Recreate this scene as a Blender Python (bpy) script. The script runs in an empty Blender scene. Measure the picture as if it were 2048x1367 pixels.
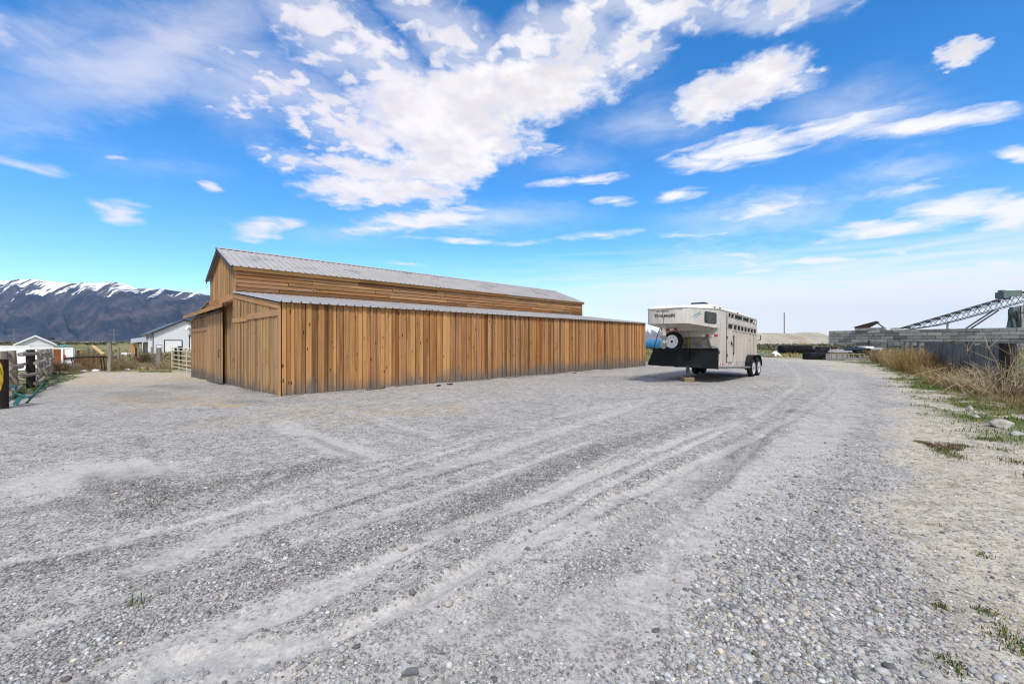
import bpy, math, random
import numpy as np
from mathutils import Vector, Matrix
R = math.radians
rng = random.Random(7)
nrng = np.random.default_rng(11)
S = bpy.context.scene
COL = S.collection
# ------------------------------------------------------------------ camera, world, sun, exposure
FOC, CX, HY, CAMH = 840.0, 1024.0, 682.0, 1.5
cam = bpy.data.cameras.new('camera')
cam.sensor_width = 36.0
cam.lens = FOC / 2048 * 36.0
cam.shift_y = -1.5 / 2048
cam.clip_end = 60000
cam.clip_start = 0.05
co = bpy.data.objects.new('camera', cam)
COL.objects.link(co)
co.location = (0, 0, CAMH)
co.rotation_euler = (R(90), 0, 0)
S.camera = co
S.render.resolution_x, S.render.resolution_y = 1024, 683
S.view_settings.view_transform = 'Standard'
S.view_settings.look = 'None'
S.view_settings.gamma = 1.0
S.view_settings.exposure = 0.75
S.cycles.use_denoising = True
S.cycles.pixel_filter_type = 'BLACKMAN_HARRIS'
S.cycles.filter_width = 1.2
S.cycles.max_bounces = 6
S.cycles.volume_bounces = 0

SUN_EL, SUN_AZ = R(52), R(172)          # azimuth clockwise from +Y (the view direction)
sun = bpy.data.lights.new('sun', 'SUN')
sun.energy = 2.4
sun.angle = R(10)
sun.color = (1.0, 0.93, 0.82)
so = bpy.data.objects.new('sun', sun)
COL.objects.link(so)
sd = Vector((math.sin(SUN_AZ) * math.cos(SUN_EL), math.cos(SUN_AZ) * math.cos(SUN_EL), math.sin(SUN_EL)))
so.rotation_euler = sd.to_track_quat('Z', 'Y').to_euler()


class NT:
    """small node-tree writer"""
    def __init__(s, nt):
        s.t = nt
        nt.nodes.clear()

    def n(s, typ, **kw):
        nd = s.t.nodes.new(typ)
        ins = kw.pop('ins', {})
        for k, v in kw.items():
            setattr(nd, k, v)
        for k, v in ins.items():
            s.put(nd, k, v)
        return nd

    def put(s, nd, k, v):
        i = nd.inputs[k]
        if isinstance(v, bpy.types.NodeSocket):
            s.t.links.new(v, i)
        else:
            if i.type == 'RGBA' and isinstance(v, (tuple, list)) and len(v) == 3:
                v = (*v, 1)
            i.default_value = v

    def m(s, op, a, b=None, c=None, clamp=False):
        nd = s.n('ShaderNodeMath', operation=op, use_clamp=clamp)
        s.put(nd, 0, a)
        if b is not None:
            s.put(nd, 1, b)
        if c is not None:
            s.put(nd, 2, c)
        return nd.outputs[0]

    def vm(s, op, a, b=None):
        nd = s.n('ShaderNodeVectorMath', operation=op)
        s.put(nd, 0, a)
        if b is not None:
            s.put(nd, 1, b)
        return nd.outputs[0]

    def ss(s, x, a, b, lo=0.0, hi=1.0):
        nd = s.n('ShaderNodeMapRange', interpolation_type='SMOOTHSTEP')
        s.put(nd, 0, x)
        for i, v in zip((1, 2, 3, 4), (a, b, lo, hi)):
            s.put(nd, i, v)
        return nd.outputs[0]

    def mix(s, f, a, b, blend='MIX'):
        nd = s.n('ShaderNodeMix', data_type='RGBA', blend_type=blend)
        s.put(nd, 0, f)
        s.put(nd, 6, a)
        s.put(nd, 7, b)
        return nd.outputs[2]

    def noise(s, vec, scale, detail=4, rough=0.55, dist=0.0, dim='3D'):
        nd = s.n('ShaderNodeTexNoise', noise_dimensions=dim)
        s.put(nd, 'Vector', vec)
        for k, v in (('Scale', scale), ('Detail', detail), ('Roughness', rough), ('Distortion', dist)):
            s.put(nd, k, v)
        return nd

    def vor(s, vec, scale, feature='F1', dim='3D', rnd=1.0):
        nd = s.n('ShaderNodeTexVoronoi', feature=feature, voronoi_dimensions=dim)
        s.put(nd, 'Vector', vec)
        s.put(nd, 'Scale', scale)
        s.put(nd, 'Randomness', rnd)
        return nd

    def xyz(s, x, y, z):
        nd = s.n('ShaderNodeCombineXYZ')
        for i, v in enumerate((x, y, z)):
            s.put(nd, i, v)
        return nd.outputs[0]


def px2sky(px, py):
    X, Z = (px - CX) / FOC, (HY - py) / FOC
    return math.atan(X), Z / math.sqrt(1 + X * X)


def build_world():
    w = bpy.data.worlds.new('World')
    S.world = w
    w.use_nodes = True
    t = NT(w.node_tree)
    out = t.n('ShaderNodeOutputWorld')
    bg = t.n('ShaderNodeBackground')
    t.t.links.new(bg.outputs[0], out.inputs[0])
    bg.inputs[1].default_value = 0.1
    sky = t.n('ShaderNodeTexSky', sky_type='NISHITA', sun_disc=False)
    sky.sun_elevation, sky.sun_rotation = SUN_EL, SUN_AZ
    sky.altitude, sky.air_density, sky.dust_density, sky.ozone_density = 1400, 1.0, 0.4, 2.2
    d = t.n('ShaderNodeTexCoord').outputs['Generated']
    sp = t.n('ShaderNodeSeparateXYZ', ins={0: d})
    x, y, z = sp.outputs
    hor = t.m('SQRT', t.m('ADD', t.m('MULTIPLY', x, x), t.m('MULTIPLY', y, y)))
    u = t.m('ARCTAN2', x, y)
    v = t.m('DIVIDE', z, t.m('MAXIMUM', hor, 0.02))
    uv = t.xyz(u, v, 0.0)
    zz = t.m('ADD', t.m('MAXIMUM', z, 0.0), 0.10)
    pl = t.xyz(t.m('DIVIDE', x, zz), t.m('DIVIDE', y, zz), 0.0)      # cloud deck coordinates
    # warped angular coordinates, so outlines are ragged
    wn = t.noise(pl, 3.2, 5, 0.6)
    wv = t.vm('MULTIPLY', t.vm('SUBTRACT', wn.outputs['Color'], (0.5, 0.5, 0.5)), (0.10, 0.08, 0.0))
    wf = t.noise(pl, 16.0, 6, 0.65)
    wv = t.vm('ADD', wv, t.vm('MULTIPLY', t.vm('SUBTRACT', wf.outputs['Color'], (0.5, 0.5, 0.5)), (0.05, 0.045, 0.0)))
    uvw = t.vm('ADD', uv, wv)
    wv2 = t.vm('MULTIPLY', t.vm('SUBTRACT', wn.outputs['Color'], (0.5, 0.5, 0.5)), (0.10, 0.03, 0.0))
    uvs = t.vm('ADD', uv, wv2)

    def field(ells, src):
        acc = None
        for (px, py, rx, ry, ang, amp) in ells:
            c = px2sky(px, py)
            e1 = px2sky(px + rx * math.cos(R(ang)), py - rx * math.sin(R(ang)))
            e2 = px2sky(px - ry * math.sin(R(ang)), py - ry * math.cos(R(ang)))
            l1 = math.hypot(e1[0] - c[0], e1[1] - c[1])
            l2 = math.hypot(e2[0] - c[0], e2[1] - c[1])
            a2 = math.atan2(e1[1] - c[1], e1[0] - c[0])
            mp = t.n('ShaderNodeMapping', vector_type='TEXTURE',
                     ins={0: src, 1: (c[0], c[1], 0), 2: (0, 0, a2), 3: (l1, l2, 1)})
            g = t.n('ShaderNodeTexGradient', gradient_type='SPHERICAL', ins={0: mp.outputs[0]})
            o = g.outputs['Fac']
            if amp != 1:
                o = t.m('MULTIPLY', o, amp)
            acc = o if acc is None else t.m('MAXIMUM', acc, o)
        return acc
    puffy = [(1010, 185, 330, 88, 12, 1.2), (880, 235, 230, 105, -12, 1.25), (900, 310, 150, 110, 40, 1.2), (775, 380, 190, 44, 4, 1.05), (750, 345, 130, 38, -8, .9),
             (1490, 165, 165, 62, 22, 1.15), (1420, 200, 110, 50, 15, 1.0), (1550, 125, 50, 50, 20, .75), (1915, 110, 58, 32, 8, .95), (720, 270, 140, 50, -28, .85)]
    mottle = [(650, 50, 190, 110, -35, .95), (760, 120, 230, 90, -42, 1.0), (900, 70, 260, 90, -38, .85), (1110, 90, 190, 120, 35, 1.0), (1250, 95, 130, 80, 10, 1.0), (560, 180, 190, 95, -10, .72),
              (660, 235, 170, 90, -22, .95), (1290, 10, 360, 62, 0, .95), (1540, 20, 240, 50, 12, .8), (470, 215, 100, 46, -8, .6), (600, 325, 130, 40, -8, .7), (1590, 165, 110, 36, 10, .7), (1060, 302, 100, 22, -3, .6)]
    streak = [(1480, 300, 230, 42, 12, 1.15), (1650, 255, 260, 28, 14, .9), (1850, 250, 240, 30, 8, 1.2), (1920, 415, 210, 38, 7, 1.1),
              (1760, 458, 190, 24, 6, 1.1), (2040, 420, 160, 50, 6, 1.2), (1540, 420, 150, 26, 9, .8), (850, 440, 170, 34, 5, 1.0),
              (760, 458, 130, 18, 3, .8), (545, 450, 120, 22, 5, .8), (510, 475, 70, 16, 0, .8), (255, 430, 75, 32, -8, .85),
              (1160, 362, 130, 14, 8, .8), (1222, 404, 60, 14, 0, .9), (1362, 388, 70, 18, 8, .9), (1200, 470, 130, 14, 6, .7),
              (950, 483, 220, 9, 0, .6), (1480, 512, 80, 10, 3, .8), (1600, 525, 240, 16, 3, .8), (1500, 543, 150, 10, 2, .8), (1810, 503, 80, 12, 2, .85),
              (1990, 525, 160, 16, 3, .8), (2030, 310, 70, 26, -10, .8), (2010, 500, 90, 10, 2, .7), (420, 368, 40, 16, -15, .6), (240, 315, 40, 12, 0, .6),
              (1070, 300, 110, 22, -3, .6), (1330, 560, 200, 9, 1, .6), (820, 527, 70, 7, 0, .5), (40, 330, 140, 18, -12, .45),
              (380, 585, 130, 14, 0, .6), (1380, 470, 160, 10, 2, .6), (1640, 480, 60, 8, 2, .4), (1800, 380, 160, 22, 8, .5)]
    cirrus = [(290, 110, 420, 170, 25, .9), (150, 60, 300, 120, 10, .6), (60, 260, 300, 80, 10, .5), (10, 45, 70, 60, 0, 1.0),
              (500, 170, 260, 160, -10, .8), (1300, 250, 330, 110, 10, .5), (1700, 230, 400, 120, 10, .6), (1500, 440, 420, 70, 8, .75), (1450, 520, 420, 50, 3, .75), (1800, 340, 300, 60, 10, .6), (950, 440, 420, 60, 4, .6), (1180, 150, 260, 100, 12, .5), (330, 330, 320, 70, -5, .4),
              (1150, 330, 200, 60, 10, .5), (700, 470, 350, 50, 0, .4), (1750, 390, 400, 60, 5, .5)]
    fm = field(mottle, uvw)
    fp, fs, fc = field(puffy, uvw), field(streak, uvs), field(cirrus, uvw)
    # detail noises on the cloud deck
    n1 = t.noise(pl, 7.0, 9, 0.62, 0.25).outputs['Fac']
    n2 = t.noise(t.vm('MULTIPLY', uv, (11.0, 42.0, 1.0)), 1.0, 6, 0.6, 0.5).outputs['Fac']
    rot = t.n('ShaderNodeMapping', ins={0: uv, 2: (0, 0, R(-22)), 3: (3.5, 8.5, 1.0)}).outputs[0]
    n3 = t.noise(rot, 1.3, 7, 0.62, 0.7).outputs['Fac']
    ap = t.ss(t.m('ADD', fp, t.m('MULTIPLY', t.m('SUBTRACT', n1, 0.5), 1.5)), -0.02, 0.66)
    ap = t.m('MULTIPLY', ap, t.ss(fp, 0.0, 0.2))
    nm_ = t.noise(pl, 13.0, 6, 0.5, 0.3).outputs['Fac']
    am = t.ss(t.m('ADD', t.m('MULTIPLY', fm, 1.15), t.m('MULTIPLY', t.m('SUBTRACT', nm_, 0.5), 3.0)), 0.20, 1.05)
    am = t.m('MULTIPLY', t.m('MULTIPLY', am, t.ss(fm, 0.0, 0.3)), 0.93)
    ap = t.m('MULTIPLY', ap, t.ss(nm_, 0.15, 0.55, 0.80, 1.0))
    veil = t.m('MULTIPLY', t.ss(t.m('ADD', t.m('MAXIMUM', fp, fm), t.m('MULTIPLY', t.m('SUBTRACT', n3, 0.5), 1.0)), -0.05, 0.75), t.ss(t.m('MAXIMUM', fp, fm), 0.0, 0.3, 0.0, 0.5))
    ap = t.m('MAXIMUM', t.m('MAXIMUM', ap, am), veil)
    as_ = t.ss(t.m('ADD', fs, t.m('MULTIPLY', t.m('SUBTRACT', n2, 0.5), 2.0)), -0.02, 0.95)
    as_ = t.m('MULTIPLY', t.m('MULTIPLY', as_, t.ss(fs, 0.0, 0.25)), 0.95)
    ac = t.m('MULTIPLY', t.ss(t.m('ADD', fc, t.m('MULTIPLY', t.m('SUBTRACT', n3, 0.5), 1.1)), 0.0, 1.15), t.ss(fc, 0.0, 0.5, 0.0, 0.66))
    # low veil on the right towards the horizon
    side = t.ss(u, -0.45, 0.55)
    nb = t.noise(t.vm('MULTIPLY', uv, (4.0, 60.0, 1.0)), 1.0, 5, 0.6, 0.3).outputs['Fac']
    band = t.ss(t.m('ADD', v, t.m('MULTIPLY', t.m('SUBTRACT', nb, 0.5), 0.17)), 0.22, 0.075)
    ab = t.m('MULTIPLY', t.m('MULTIPLY', band, side), 0.95)
    # broken cloud added out of view, overhead and behind the camera, to soften light
    nh = t.noise(pl, 1.6, 6, 0.6, 0.2).outputs['Fac']
    over = t.m('MAXIMUM', t.ss(v, 0.98, 1.5), t.ss(y, 0.25, -0.15))
    ah = t.m('MULTIPLY', t.m('MULTIPLY', over, t.ss(nh, 0.33, 0.55)), 0.92)
    al = t.m('MAXIMUM', t.m('MAXIMUM', ap, as_), t.m('MAXIMUM', t.m('MAXIMUM', ac, ah), ab))
    # colour of the clear sky and of the clouds
    hs = t.n('ShaderNodeHueSaturation', ins={'Hue': 0.501, 'Saturation': SKY_SAT, 'Value': SKY_VAL, 'Color': sky.outputs[0]})
    n4 = t.noise(pl, 4.5, 5, 0.6).outputs['Fac']
    thick = t.m('MULTIPLY', t.ss(ap, 0.55, 1.0), t.ss(n4, 0.36, 0.62))
    cc = t.mix(thick, (1.0, 0.975, 0.975), (0.80, 0.765, 0.795))
    left = t.ss(u, 0.2, -0.6)
    cc = t.mix(t.m('MULTIPLY', left, 0.5), cc, (0.86, 0.80, 0.90))
    cc = t.vm('MULTIPLY', cc, (CLOUD, CLOUD, CLOUD))
    t.put(bg, 0, t.mix(al, hs.outputs[0], cc))


SKY_SAT, SKY_VAL, CLOUD = 1.36, 1.48, 6.4
build_world()

# ------------------------------------------------------------------ helpers: numbers
def sstep(x, a, b):
    t = np.clip((x - a) / (b - a), 0, 1)
    return t * t * (3 - 2 * t)


def _hash(ix, iy, seed):
    h = (ix.astype(np.int64) * 374761393 + iy.astype(np.int64) * 668265263 + seed * 1442695041) & 0xffffffff
    h = ((h ^ (h >> 13)) * 1274126177) & 0xffffffff
    return ((h ^ (h >> 16)) & 0xffffff) / float(0xffffff)


def vnoise(x, y, seed=0):
    ix, iy = np.floor(x), np.floor(y)
    fx, fy = x - ix, y - iy
    fx, fy = fx * fx * (3 - 2 * fx), fy * fy * (3 - 2 * fy)
    a, b = _hash(ix, iy, seed), _hash(ix + 1, iy, seed)
    c, d = _hash(ix, iy + 1, seed), _hash(ix + 1, iy + 1, seed)
    return (a * (1 - fx) + b * fx) * (1 - fy) + (c * (1 - fx) + d * fx) * fy


def fbm(x, y, seed=0, octv=4):
    s, a, n = 0.0, 0.5, 0.0
    for i in range(octv):
        s = s + a * vnoise(x * 2 ** i + 17.3 * i, y * 2 ** i - 9.1 * i, seed + i)
        n += a
        a *= 0.5
    return s / n


BC = (-6.23, 11.35)                        # near corner of the barn
LX, LY = (0.7199, 0.6941), (-0.6941, 0.7199)   # along its long wall, along its gable wall


def gz(x, y):
    """height of the ground"""
    x, y = np.asarray(x, float), np.asarray(y, float)
    u = (x - BC[0]) * LY[0] + (y - BC[1]) * LY[1]
    t = (x - BC[0]) * LX[0] + (y - BC[1]) * LX[1]
    return -0.031 * np.clip(u, 0, 18) * (1 - sstep(t, 0, 7)) * sstep(-x, 3.5, 6.0)


def gp(px, py):
    """point of the ground seen at a place of the photograph"""
    z = 0.0
    for _ in range(30):
        d = (CAMH - z) * FOC / (py - HY)
        x = (px - CX) / FOC * d
        z = 0.5 * z + 0.5 * float(gz(x, d))
    return x, d, float(gz(x, d))


def at(px, d, py=None):
    x = (px - CX) / FOC * d
    return (x, d, float(gz(x, d)) if py is None else CAMH - (py - HY) * d / FOC)


# ------------------------------------------------------------------ helpers: meshes and things
class MB:
    def __init__(s):
        s.v, s.f, s.gc, s.ti = [], [], [], []

    def add(s, vs, fs, gc=None, tint=0.5):
        b = len(s.v)
        s.v += [tuple(map(float, p)) for p in vs]
        s.f += [tuple(i + b for i in f) for f in fs]
        s.gc += [tuple(g) for g in gc] if gc is not None else [(p[0], p[1], p[2]) for p in vs]
        s.ti += [tint] * len(vs)

    def obox(s, o, a, b, c, tint=0.5, seed=None):
        """box from corner o with edge vectors a (along the grain), b (across), c (thickness)"""
        o, a, b, c = map(Vector, (o, a, b, c))
        if a.cross(b).dot(c) < 0:
            o, c = o + c, -c
        vs = [o, o + a, o + a + b, o + b, o + c, o + a + c, o + a + b + c, o + b + c]
        sd = rng.random() * 40 if seed is None else seed
        la, lb, lc = a.length, b.length, c.length
        off = rng.random() * 30
        gc = [(off, 0, sd), (off + la, 0, sd), (off + la, lb, sd), (off, lb, sd),
              (off, lc, sd), (off + la, lc, sd), (off + la, lb + lc, sd), (off, lb + lc, sd)]
        s.add(vs, [(0, 3, 2, 1), (4, 5, 6, 7), (0, 1, 5, 4), (2, 3, 7, 6), (1, 2, 6, 5), (0, 4, 7, 3)], gc, tint)

    def box(s, c, size, tint=0.5):
        s.obox((c[0] - size[0] / 2, c[1] - size[1] / 2, c[2] - size[2] / 2), (size[0], 0, 0), (0, size[1], 0), (0, 0, size[2]), tint)

    def tube(s, pts, rad, n=8, cap=True, tint=0.5):
        pts = [Vector(p) for p in pts]
        if not hasattr(rad, '__len__'):
            rad = [rad] * len(pts)
        vs, fs, gc = [], [], []
        sd = rng.random() * 40
        prev = None
        L = 0
        for i, p in enumerate(pts):
            dv = (pts[min(i + 1, len(pts) - 1)] - pts[max(i - 1, 0)])
            dv = dv.normalized() if dv.length > 1e-9 else Vector((0, 0, 1))
            if prev is None:
                prev = dv.orthogonal().normalized()
            e1 = (prev - dv * prev.dot(dv))
            e1 = e1.normalized() if e1.length > 1e-6 else dv.orthogonal().normalized()
            prev = e1
            e2 = dv.cross(e1)
            if i:
                L += (p - pts[i - 1]).length
            for k in range(n):
                a = 2 * math.pi * k / n
                vs.append(p + (e1 * math.cos(a) + e2 * math.sin(a)) * rad[i])
                gc.append((L, abs(a - math.pi) * rad[i], sd))
        for i in range(len(pts) - 1):
            for k in range(n):
                k2 = (k + 1) % n
                fs.append((i * n + k, i * n + k2, (i + 1) * n + k2, (i + 1) * n + k))
        if cap:
            fs.append(tuple(range(n))[::-1])
            fs.append(tuple(range((len(pts) - 1) * n, len(pts) * n)))
        s.add(vs, fs, gc, tint)

    def lathe(s, prof, org, axis, n=24, cap=True, tint=0.5):
        """prof: (distance along the axis, radius)"""
        axis = Vector(axis).normalized()
        e1 = axis.orthogonal().normalized()
        e2 = axis.cross(e1)
        org = Vector(org)
        vs, fs = [], []
        for (h, r) in prof:
            for k in range(n):
                a = 2 * math.pi * k / n
                vs.append(org + axis * h + (e1 * math.cos(a) + e2 * math.sin(a)) * r)
        for i in range(len(prof) - 1):
            for k in range(n):
                k2 = (k + 1) % n
                fs.append((i * n + k, i * n + k2, (i + 1) * n + k2, (i + 1) * n + k))
        if cap:
            fs.append(tuple(range(n))[::-1])
            fs.append(tuple(range((len(prof) - 1) * n, len(prof) * n)))
        s.add(vs, fs, None, tint)

    def prism(s, poly, vec, tint=0.5):
        """closed polygon of points swept along a vector"""
        n = len(poly)
        poly = [Vector(p) for p in poly]
        vec = Vector(vec)
        nrm = Vector((0, 0, 0))
        for i in range(n):
            nrm += poly[i].cross(poly[(i + 1) % n])
        if nrm.dot(vec) < 0:
            poly = poly[::-1]
        vs = poly + [p + vec for p in poly]
        fs = [tuple(range(n))[::-1], tuple(range(n, 2 * n))]
        fs += [(i, (i + 1) % n, (i + 1) % n + n, i + n) for i in range(n)]
        s.add(vs, fs, None, tint)

    def build(s, name, mat, parent=None, smooth=False, bevel=0.0):
        me = bpy.data.meshes.new(name)
        me.from_pydata(s.v, [], s.f)
        a = me.attributes.new('gc', 'FLOAT_VECTOR', 'POINT')
        a.data.foreach_set('vector', np.array(s.gc, np.float32).ravel())
        a = me.attributes.new('tint', 'FLOAT', 'POINT')
        a.data.foreach_set('value', np.array(s.ti, np.float32))
        me.materials.append(mat)
        if smooth:
            me.polygons.foreach_set('use_smooth', np.ones(len(me.polygons), bool))
            if smooth != 'all':
                me.set_sharp_from_angle(angle=R(40))
        me.update()
        o = bpy.data.objects.new(name, me)
        COL.objects.link(o)
        if parent is not None:
            o.parent = parent
        if bevel:
            b = o.modifiers.new('bevel', 'BEVEL')
            b.width, b.segments, b.limit_method = bevel, 2, 'ANGLE'
        return o


def np_mesh(name, verts, faces, mat, smooth=False, attrs=None):
    """verts n x 3, faces m x k (all the same k)"""
    me = bpy.data.meshes.new(name)
    nf, k = faces.shape
    me.vertices.add(len(verts))
    me.vertices.foreach_set('co', np.ascontiguousarray(verts, np.float32).ravel())
    me.loops.add(nf * k)
    me.loops.foreach_set('vertex_index', np.ascontiguousarray(faces, np.int32).ravel())
    me.polygons.add(nf)
    me.polygons.foreach_set('loop_start', np.arange(nf, dtype=np.int32) * k)
    if smooth:
        me.polygons.foreach_set('use_smooth', np.ones(nf, bool))
    for nm, (typ, arr) in (attrs or {}).items():
        a = me.attributes.new(nm, typ, 'POINT')
        a.data.foreach_set({'FLOAT': 'value', 'FLOAT_VECTOR': 'vector', 'FLOAT_COLOR': 'color'}[typ], np.ascontiguousarray(arr, np.float32).ravel())
    me.update(calc_edges=True)
    me.validate()
    me.materials.append(mat)
    o = bpy.data.objects.new(name, me)
    COL.objects.link(o)
    return o


def tag(o, label=None, cat=None, group=None, kind=None):
    for k, v in (('label', label), ('category', cat), ('group', group), ('kind', kind)):
        if v:
            o[k] = v
    return o


def thing(name, label, cat, loc=(0, 0, 0), rz=0.0, group=None):
    o = bpy.data.objects.new(name, None)
    COL.objects.link(o)
    o.location = loc
    o.rotation_euler = (0, 0, rz)
    o.empty_display_size = 0.2
    return tag(o, label, cat, group)


# ------------------------------------------------------------------ helpers: materials
def principled(name):
    m = bpy.data.materials.new(name)
    m.use_nodes = True
    t = NT(m.node_tree)
    out = t.n('ShaderNodeOutputMaterial')
    p = t.n('ShaderNodeBsdfPrincipled')
    t.t.links.new(p.outputs[0], out.inputs[0])
    return m, t, p


def pm(name, c1, c2=None, scale=4.0, rough=0.7, metal=0.0, bump=0.0, bscale=30.0, stretch=(1, 1, 1), spec=0.4, c3=None, s3=1.5, t3=(0.55, 0.7)):
    """two mottled colours, an optional third in patches (dirt, rust), a fine bump"""
    m, t, p = principled(name)
    c2 = c2 or tuple(v * 0.8 for v in c1)
    tc = t.n('ShaderNodeTexCoord').outputs['Object']
    vec = t.n('ShaderNodeMapping', ins={0: tc, 3: stretch}).outputs[0]
    nz = t.noise(vec, scale, 6, 0.62).outputs['Fac']
    c = t.mix(t.ss(nz, 0.32, 0.68), c1, c2)
    if c3:
        n3 = t.noise(vec, s3, 6, 0.65).outputs['Fac']
        c = t.mix(t.ss(n3, *t3), c, c3)
    t.put(p, 'Base Color', c)
    t.put(p, 'Roughness', t.ss(nz, 0.2, 0.8, max(rough - 0.1, 0.05), min(rough + 0.1, 1)))
    t.put(p, 'Metallic', metal)
    t.put(p, 'Specular IOR Level', spec)
    if bump:
        nb = t.noise(vec, bscale, 4, 0.6).outputs['Fac']
        b = t.n('ShaderNodeBump', ins={'Strength': 0.6, 'Distance': bump, 'Height': nb})
        t.put(p, 'Normal', b.outputs[0])
    return m


def wood(name, dark, mid, light, grey=0.0, splash=None, knots=0.6, grime=0.0, hue=1.0):
    """sawn boards: grain along each board, tint per board, knots, weathering, dirt splashed up from the ground"""
    m, t, p = principled(name)
    gc = t.n('ShaderNodeAttribute', attribute_name='gc').outputs['Vector']
    ti = t.n('ShaderNodeAttribute', attribute_name='tint').outputs['Fac']
    g1 = t.vm('MULTIPLY', gc, (0.9, 26.0, 3.0))
    n1 = t.noise(g1, 1.0, 6, 0.65, 0.6).outputs['Fac']
    n2 = t.noise(t.vm('MULTIPLY', gc, (0.45, 5.0, 3.0)), 1.0, 4, 0.6, 0.3).outputs['Fac']
    c = t.mix(t.ss(n1, 0.3, 0.7), mid, light)
    c = t.mix(t.ss(n2, 0.42, 0.75, 0, 0.75), c, dark)
    c = t.mix(t.ss(ti, 0.5, 0.0, 0, 0.9), c, dark)
    c = t.mix(t.ss(ti, 0.5, 1.0, 0, 0.75), c, light)
    sdn = t.n('ShaderNodeTexWhiteNoise', noise_dimensions='1D', ins={'W': t.n('ShaderNodeSeparateXYZ', ins={0: gc}).outputs[2]}).outputs['Value']
    lum = t.ss(n1, 0.25, 0.75, 0.75, 1.2)
    red = t.vm('MULTIPLY', t.xyz(lum, lum, lum), (mid[0] * 0.93, mid[1] * 0.74, mid[2] * 0.62))
    tan = t.vm('MULTIPLY', t.xyz(lum, lum, lum), (mid[0] * 0.98, mid[1] * 1.12, mid[2] * 1.65))
    c = t.mix(t.ss(sdn, 0.76, 0.88, 0, hue * 0.6), c, red)
    c = t.mix(t.ss(sdn, 0.38, 0.24, 0, hue * 0.75), c, tan)
    # saw-cracks
    n5 = t.noise(t.vm('MULTIPLY', gc, (0.7, 70.0, 3.0)), 1.0, 3, 0.6).outputs['Fac']
    c = t.mix(t.ss(n5, 0.62, 0.72, 0, 0.55), c, tuple(v * 0.35 for v in dark))
    if knots:
        vo = t.vor(t.vm('MULTIPLY', gc, (2.6, 9.0, 3.0)), 1.0)
        kn = t.ss(vo.outputs['Distance'], 0.20, 0.10, 0, 1)
        rnd = t.n('ShaderNodeSeparateColor', ins={0: vo.outputs['Color']}).outputs[0]
        kn = t.m('MULTIPLY', kn, t.ss(rnd, 1 - knots * 0.7, 1 - knots * 0.7 + 0.05))
        c = t.mix(kn, c, tuple(v * 0.22 for v in dark))
    if grey:
        n3 = t.noise(t.vm('MULTIPLY', gc, (0.5, 3.0, 3.0)), 1.0, 5, 0.6).outputs['Fac']
        c = t.mix(t.ss(n3, 0.62 - grey * 0.35, 0.85 - grey * 0.3, 0, min(1, 0.5 + grey * 0.5)), c, (0.20, 0.175, 0.15))
    if splash:
        pos = t.n('ShaderNodeTexCoord').outputs['Object']
        z = t.n('ShaderNodeSeparateXYZ', ins={0: pos}).outputs[2]
        px_ = t.n('ShaderNodeSeparateXYZ', ins={0: pos}).outputs[0]
        ns = t.noise(t.vm('MULTIPLY', pos, (1.6, 1.6, 0.7)), 1.4, 5, 0.65).outputs['Fac']
        nf = t.noise(gc, 14.0, 4, 0.6).outputs['Fac']
        h = t.m('ADD', t.m('ADD', z, t.m('MULTIPLY', t.m('SUBTRACT', ns, 0.5), -1.1)), t.m('MULTIPLY', t.m('SUBTRACT', nf, 0.5), 0.25))
        h = t.m('SUBTRACT', h, t.ss(px_, 0.0, 14.0, 0.0, 0.22))
        c = t.mix(t.ss(h, splash, -0.1, 0, 0.9), c, (0.125, 0.118, 0.108))
        nd = t.noise(t.vm('MULTIPLY', gc, (0.12, 5.0, 5.0)), 1.0, 2, 0.5).outputs['Fac']
        c = t.mix(t.ss(nd, 0.57, 0.70, 0, 0.5), c, (0.06, 0.045, 0.032))
    if grime:
        c = t.mix(t.ss(t.noise(gc, 1.3, 5, 0.65).outputs['Fac'], 0.4, 0.75, 0, grime), c, (0.05, 0.045, 0.04))
    t.put(p, 'Base Color', c)
    t.put(p, 'Roughness', 0.82)
    t.put(p, 'Specular IOR Level', 0.25)
    b = t.n('ShaderNodeBump', ins={'Strength': 0.5, 'Distance': 0.004, 'Height': n1})
    t.put(p, 'Normal', b.outputs[0])
    return m


M = {}
M['wood_long'] = wood('barn_wood', (0.105, 0.045, 0.016), (0.325, 0.15, 0.05), (0.49, 0.275, 0.112), splash=0.55, knots=0.62)
M['wood_gable'] = wood('barn_wood_weathered', (0.16, 0.083, 0.033), (0.37, 0.215, 0.085), (0.54, 0.35, 0.165), grey=0.22, splash=0.3, knots=0.3)
M['wood_upper'] = wood('barn_wood_upper', (0.09, 0.043, 0.017), (0.255, 0.128, 0.05), (0.38, 0.215, 0.095), grey=0.3, knots=0.3)
M['wood_trim'] = wood('barn_trim', (0.25, 0.115, 0.035), (0.42, 0.215, 0.075), (0.53, 0.31, 0.125), knots=0.2)
M['wood_log'] = wood('weathered_log', (0.085, 0.07, 0.055), (0.215, 0.185, 0.148), (0.35, 0.31, 0.26), grey=0.5, knots=0.3, hue=0.3)
M['wood_dark'] = wood('tarred_post', (0.008, 0.007, 0.006), (0.016, 0.013, 0.011), (0.04, 0.032, 0.026), knots=0.2)
M['wood_half'] = wood('half_tarred_post', (0.05, 0.042, 0.035), (0.14, 0.12, 0.10), (0.30, 0.26, 0.21), knots=0.2, grime=0.8)
M['wood_yellow'] = wood('peeled_log', (0.25, 0.15, 0.07), (0.42, 0.28, 0.13), (0.55, 0.40, 0.22), knots=0.3)
M['inside'] = pm('black_backing', (0.012, 0.009, 0.007), (0.02, 0.016, 0.012))
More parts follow.
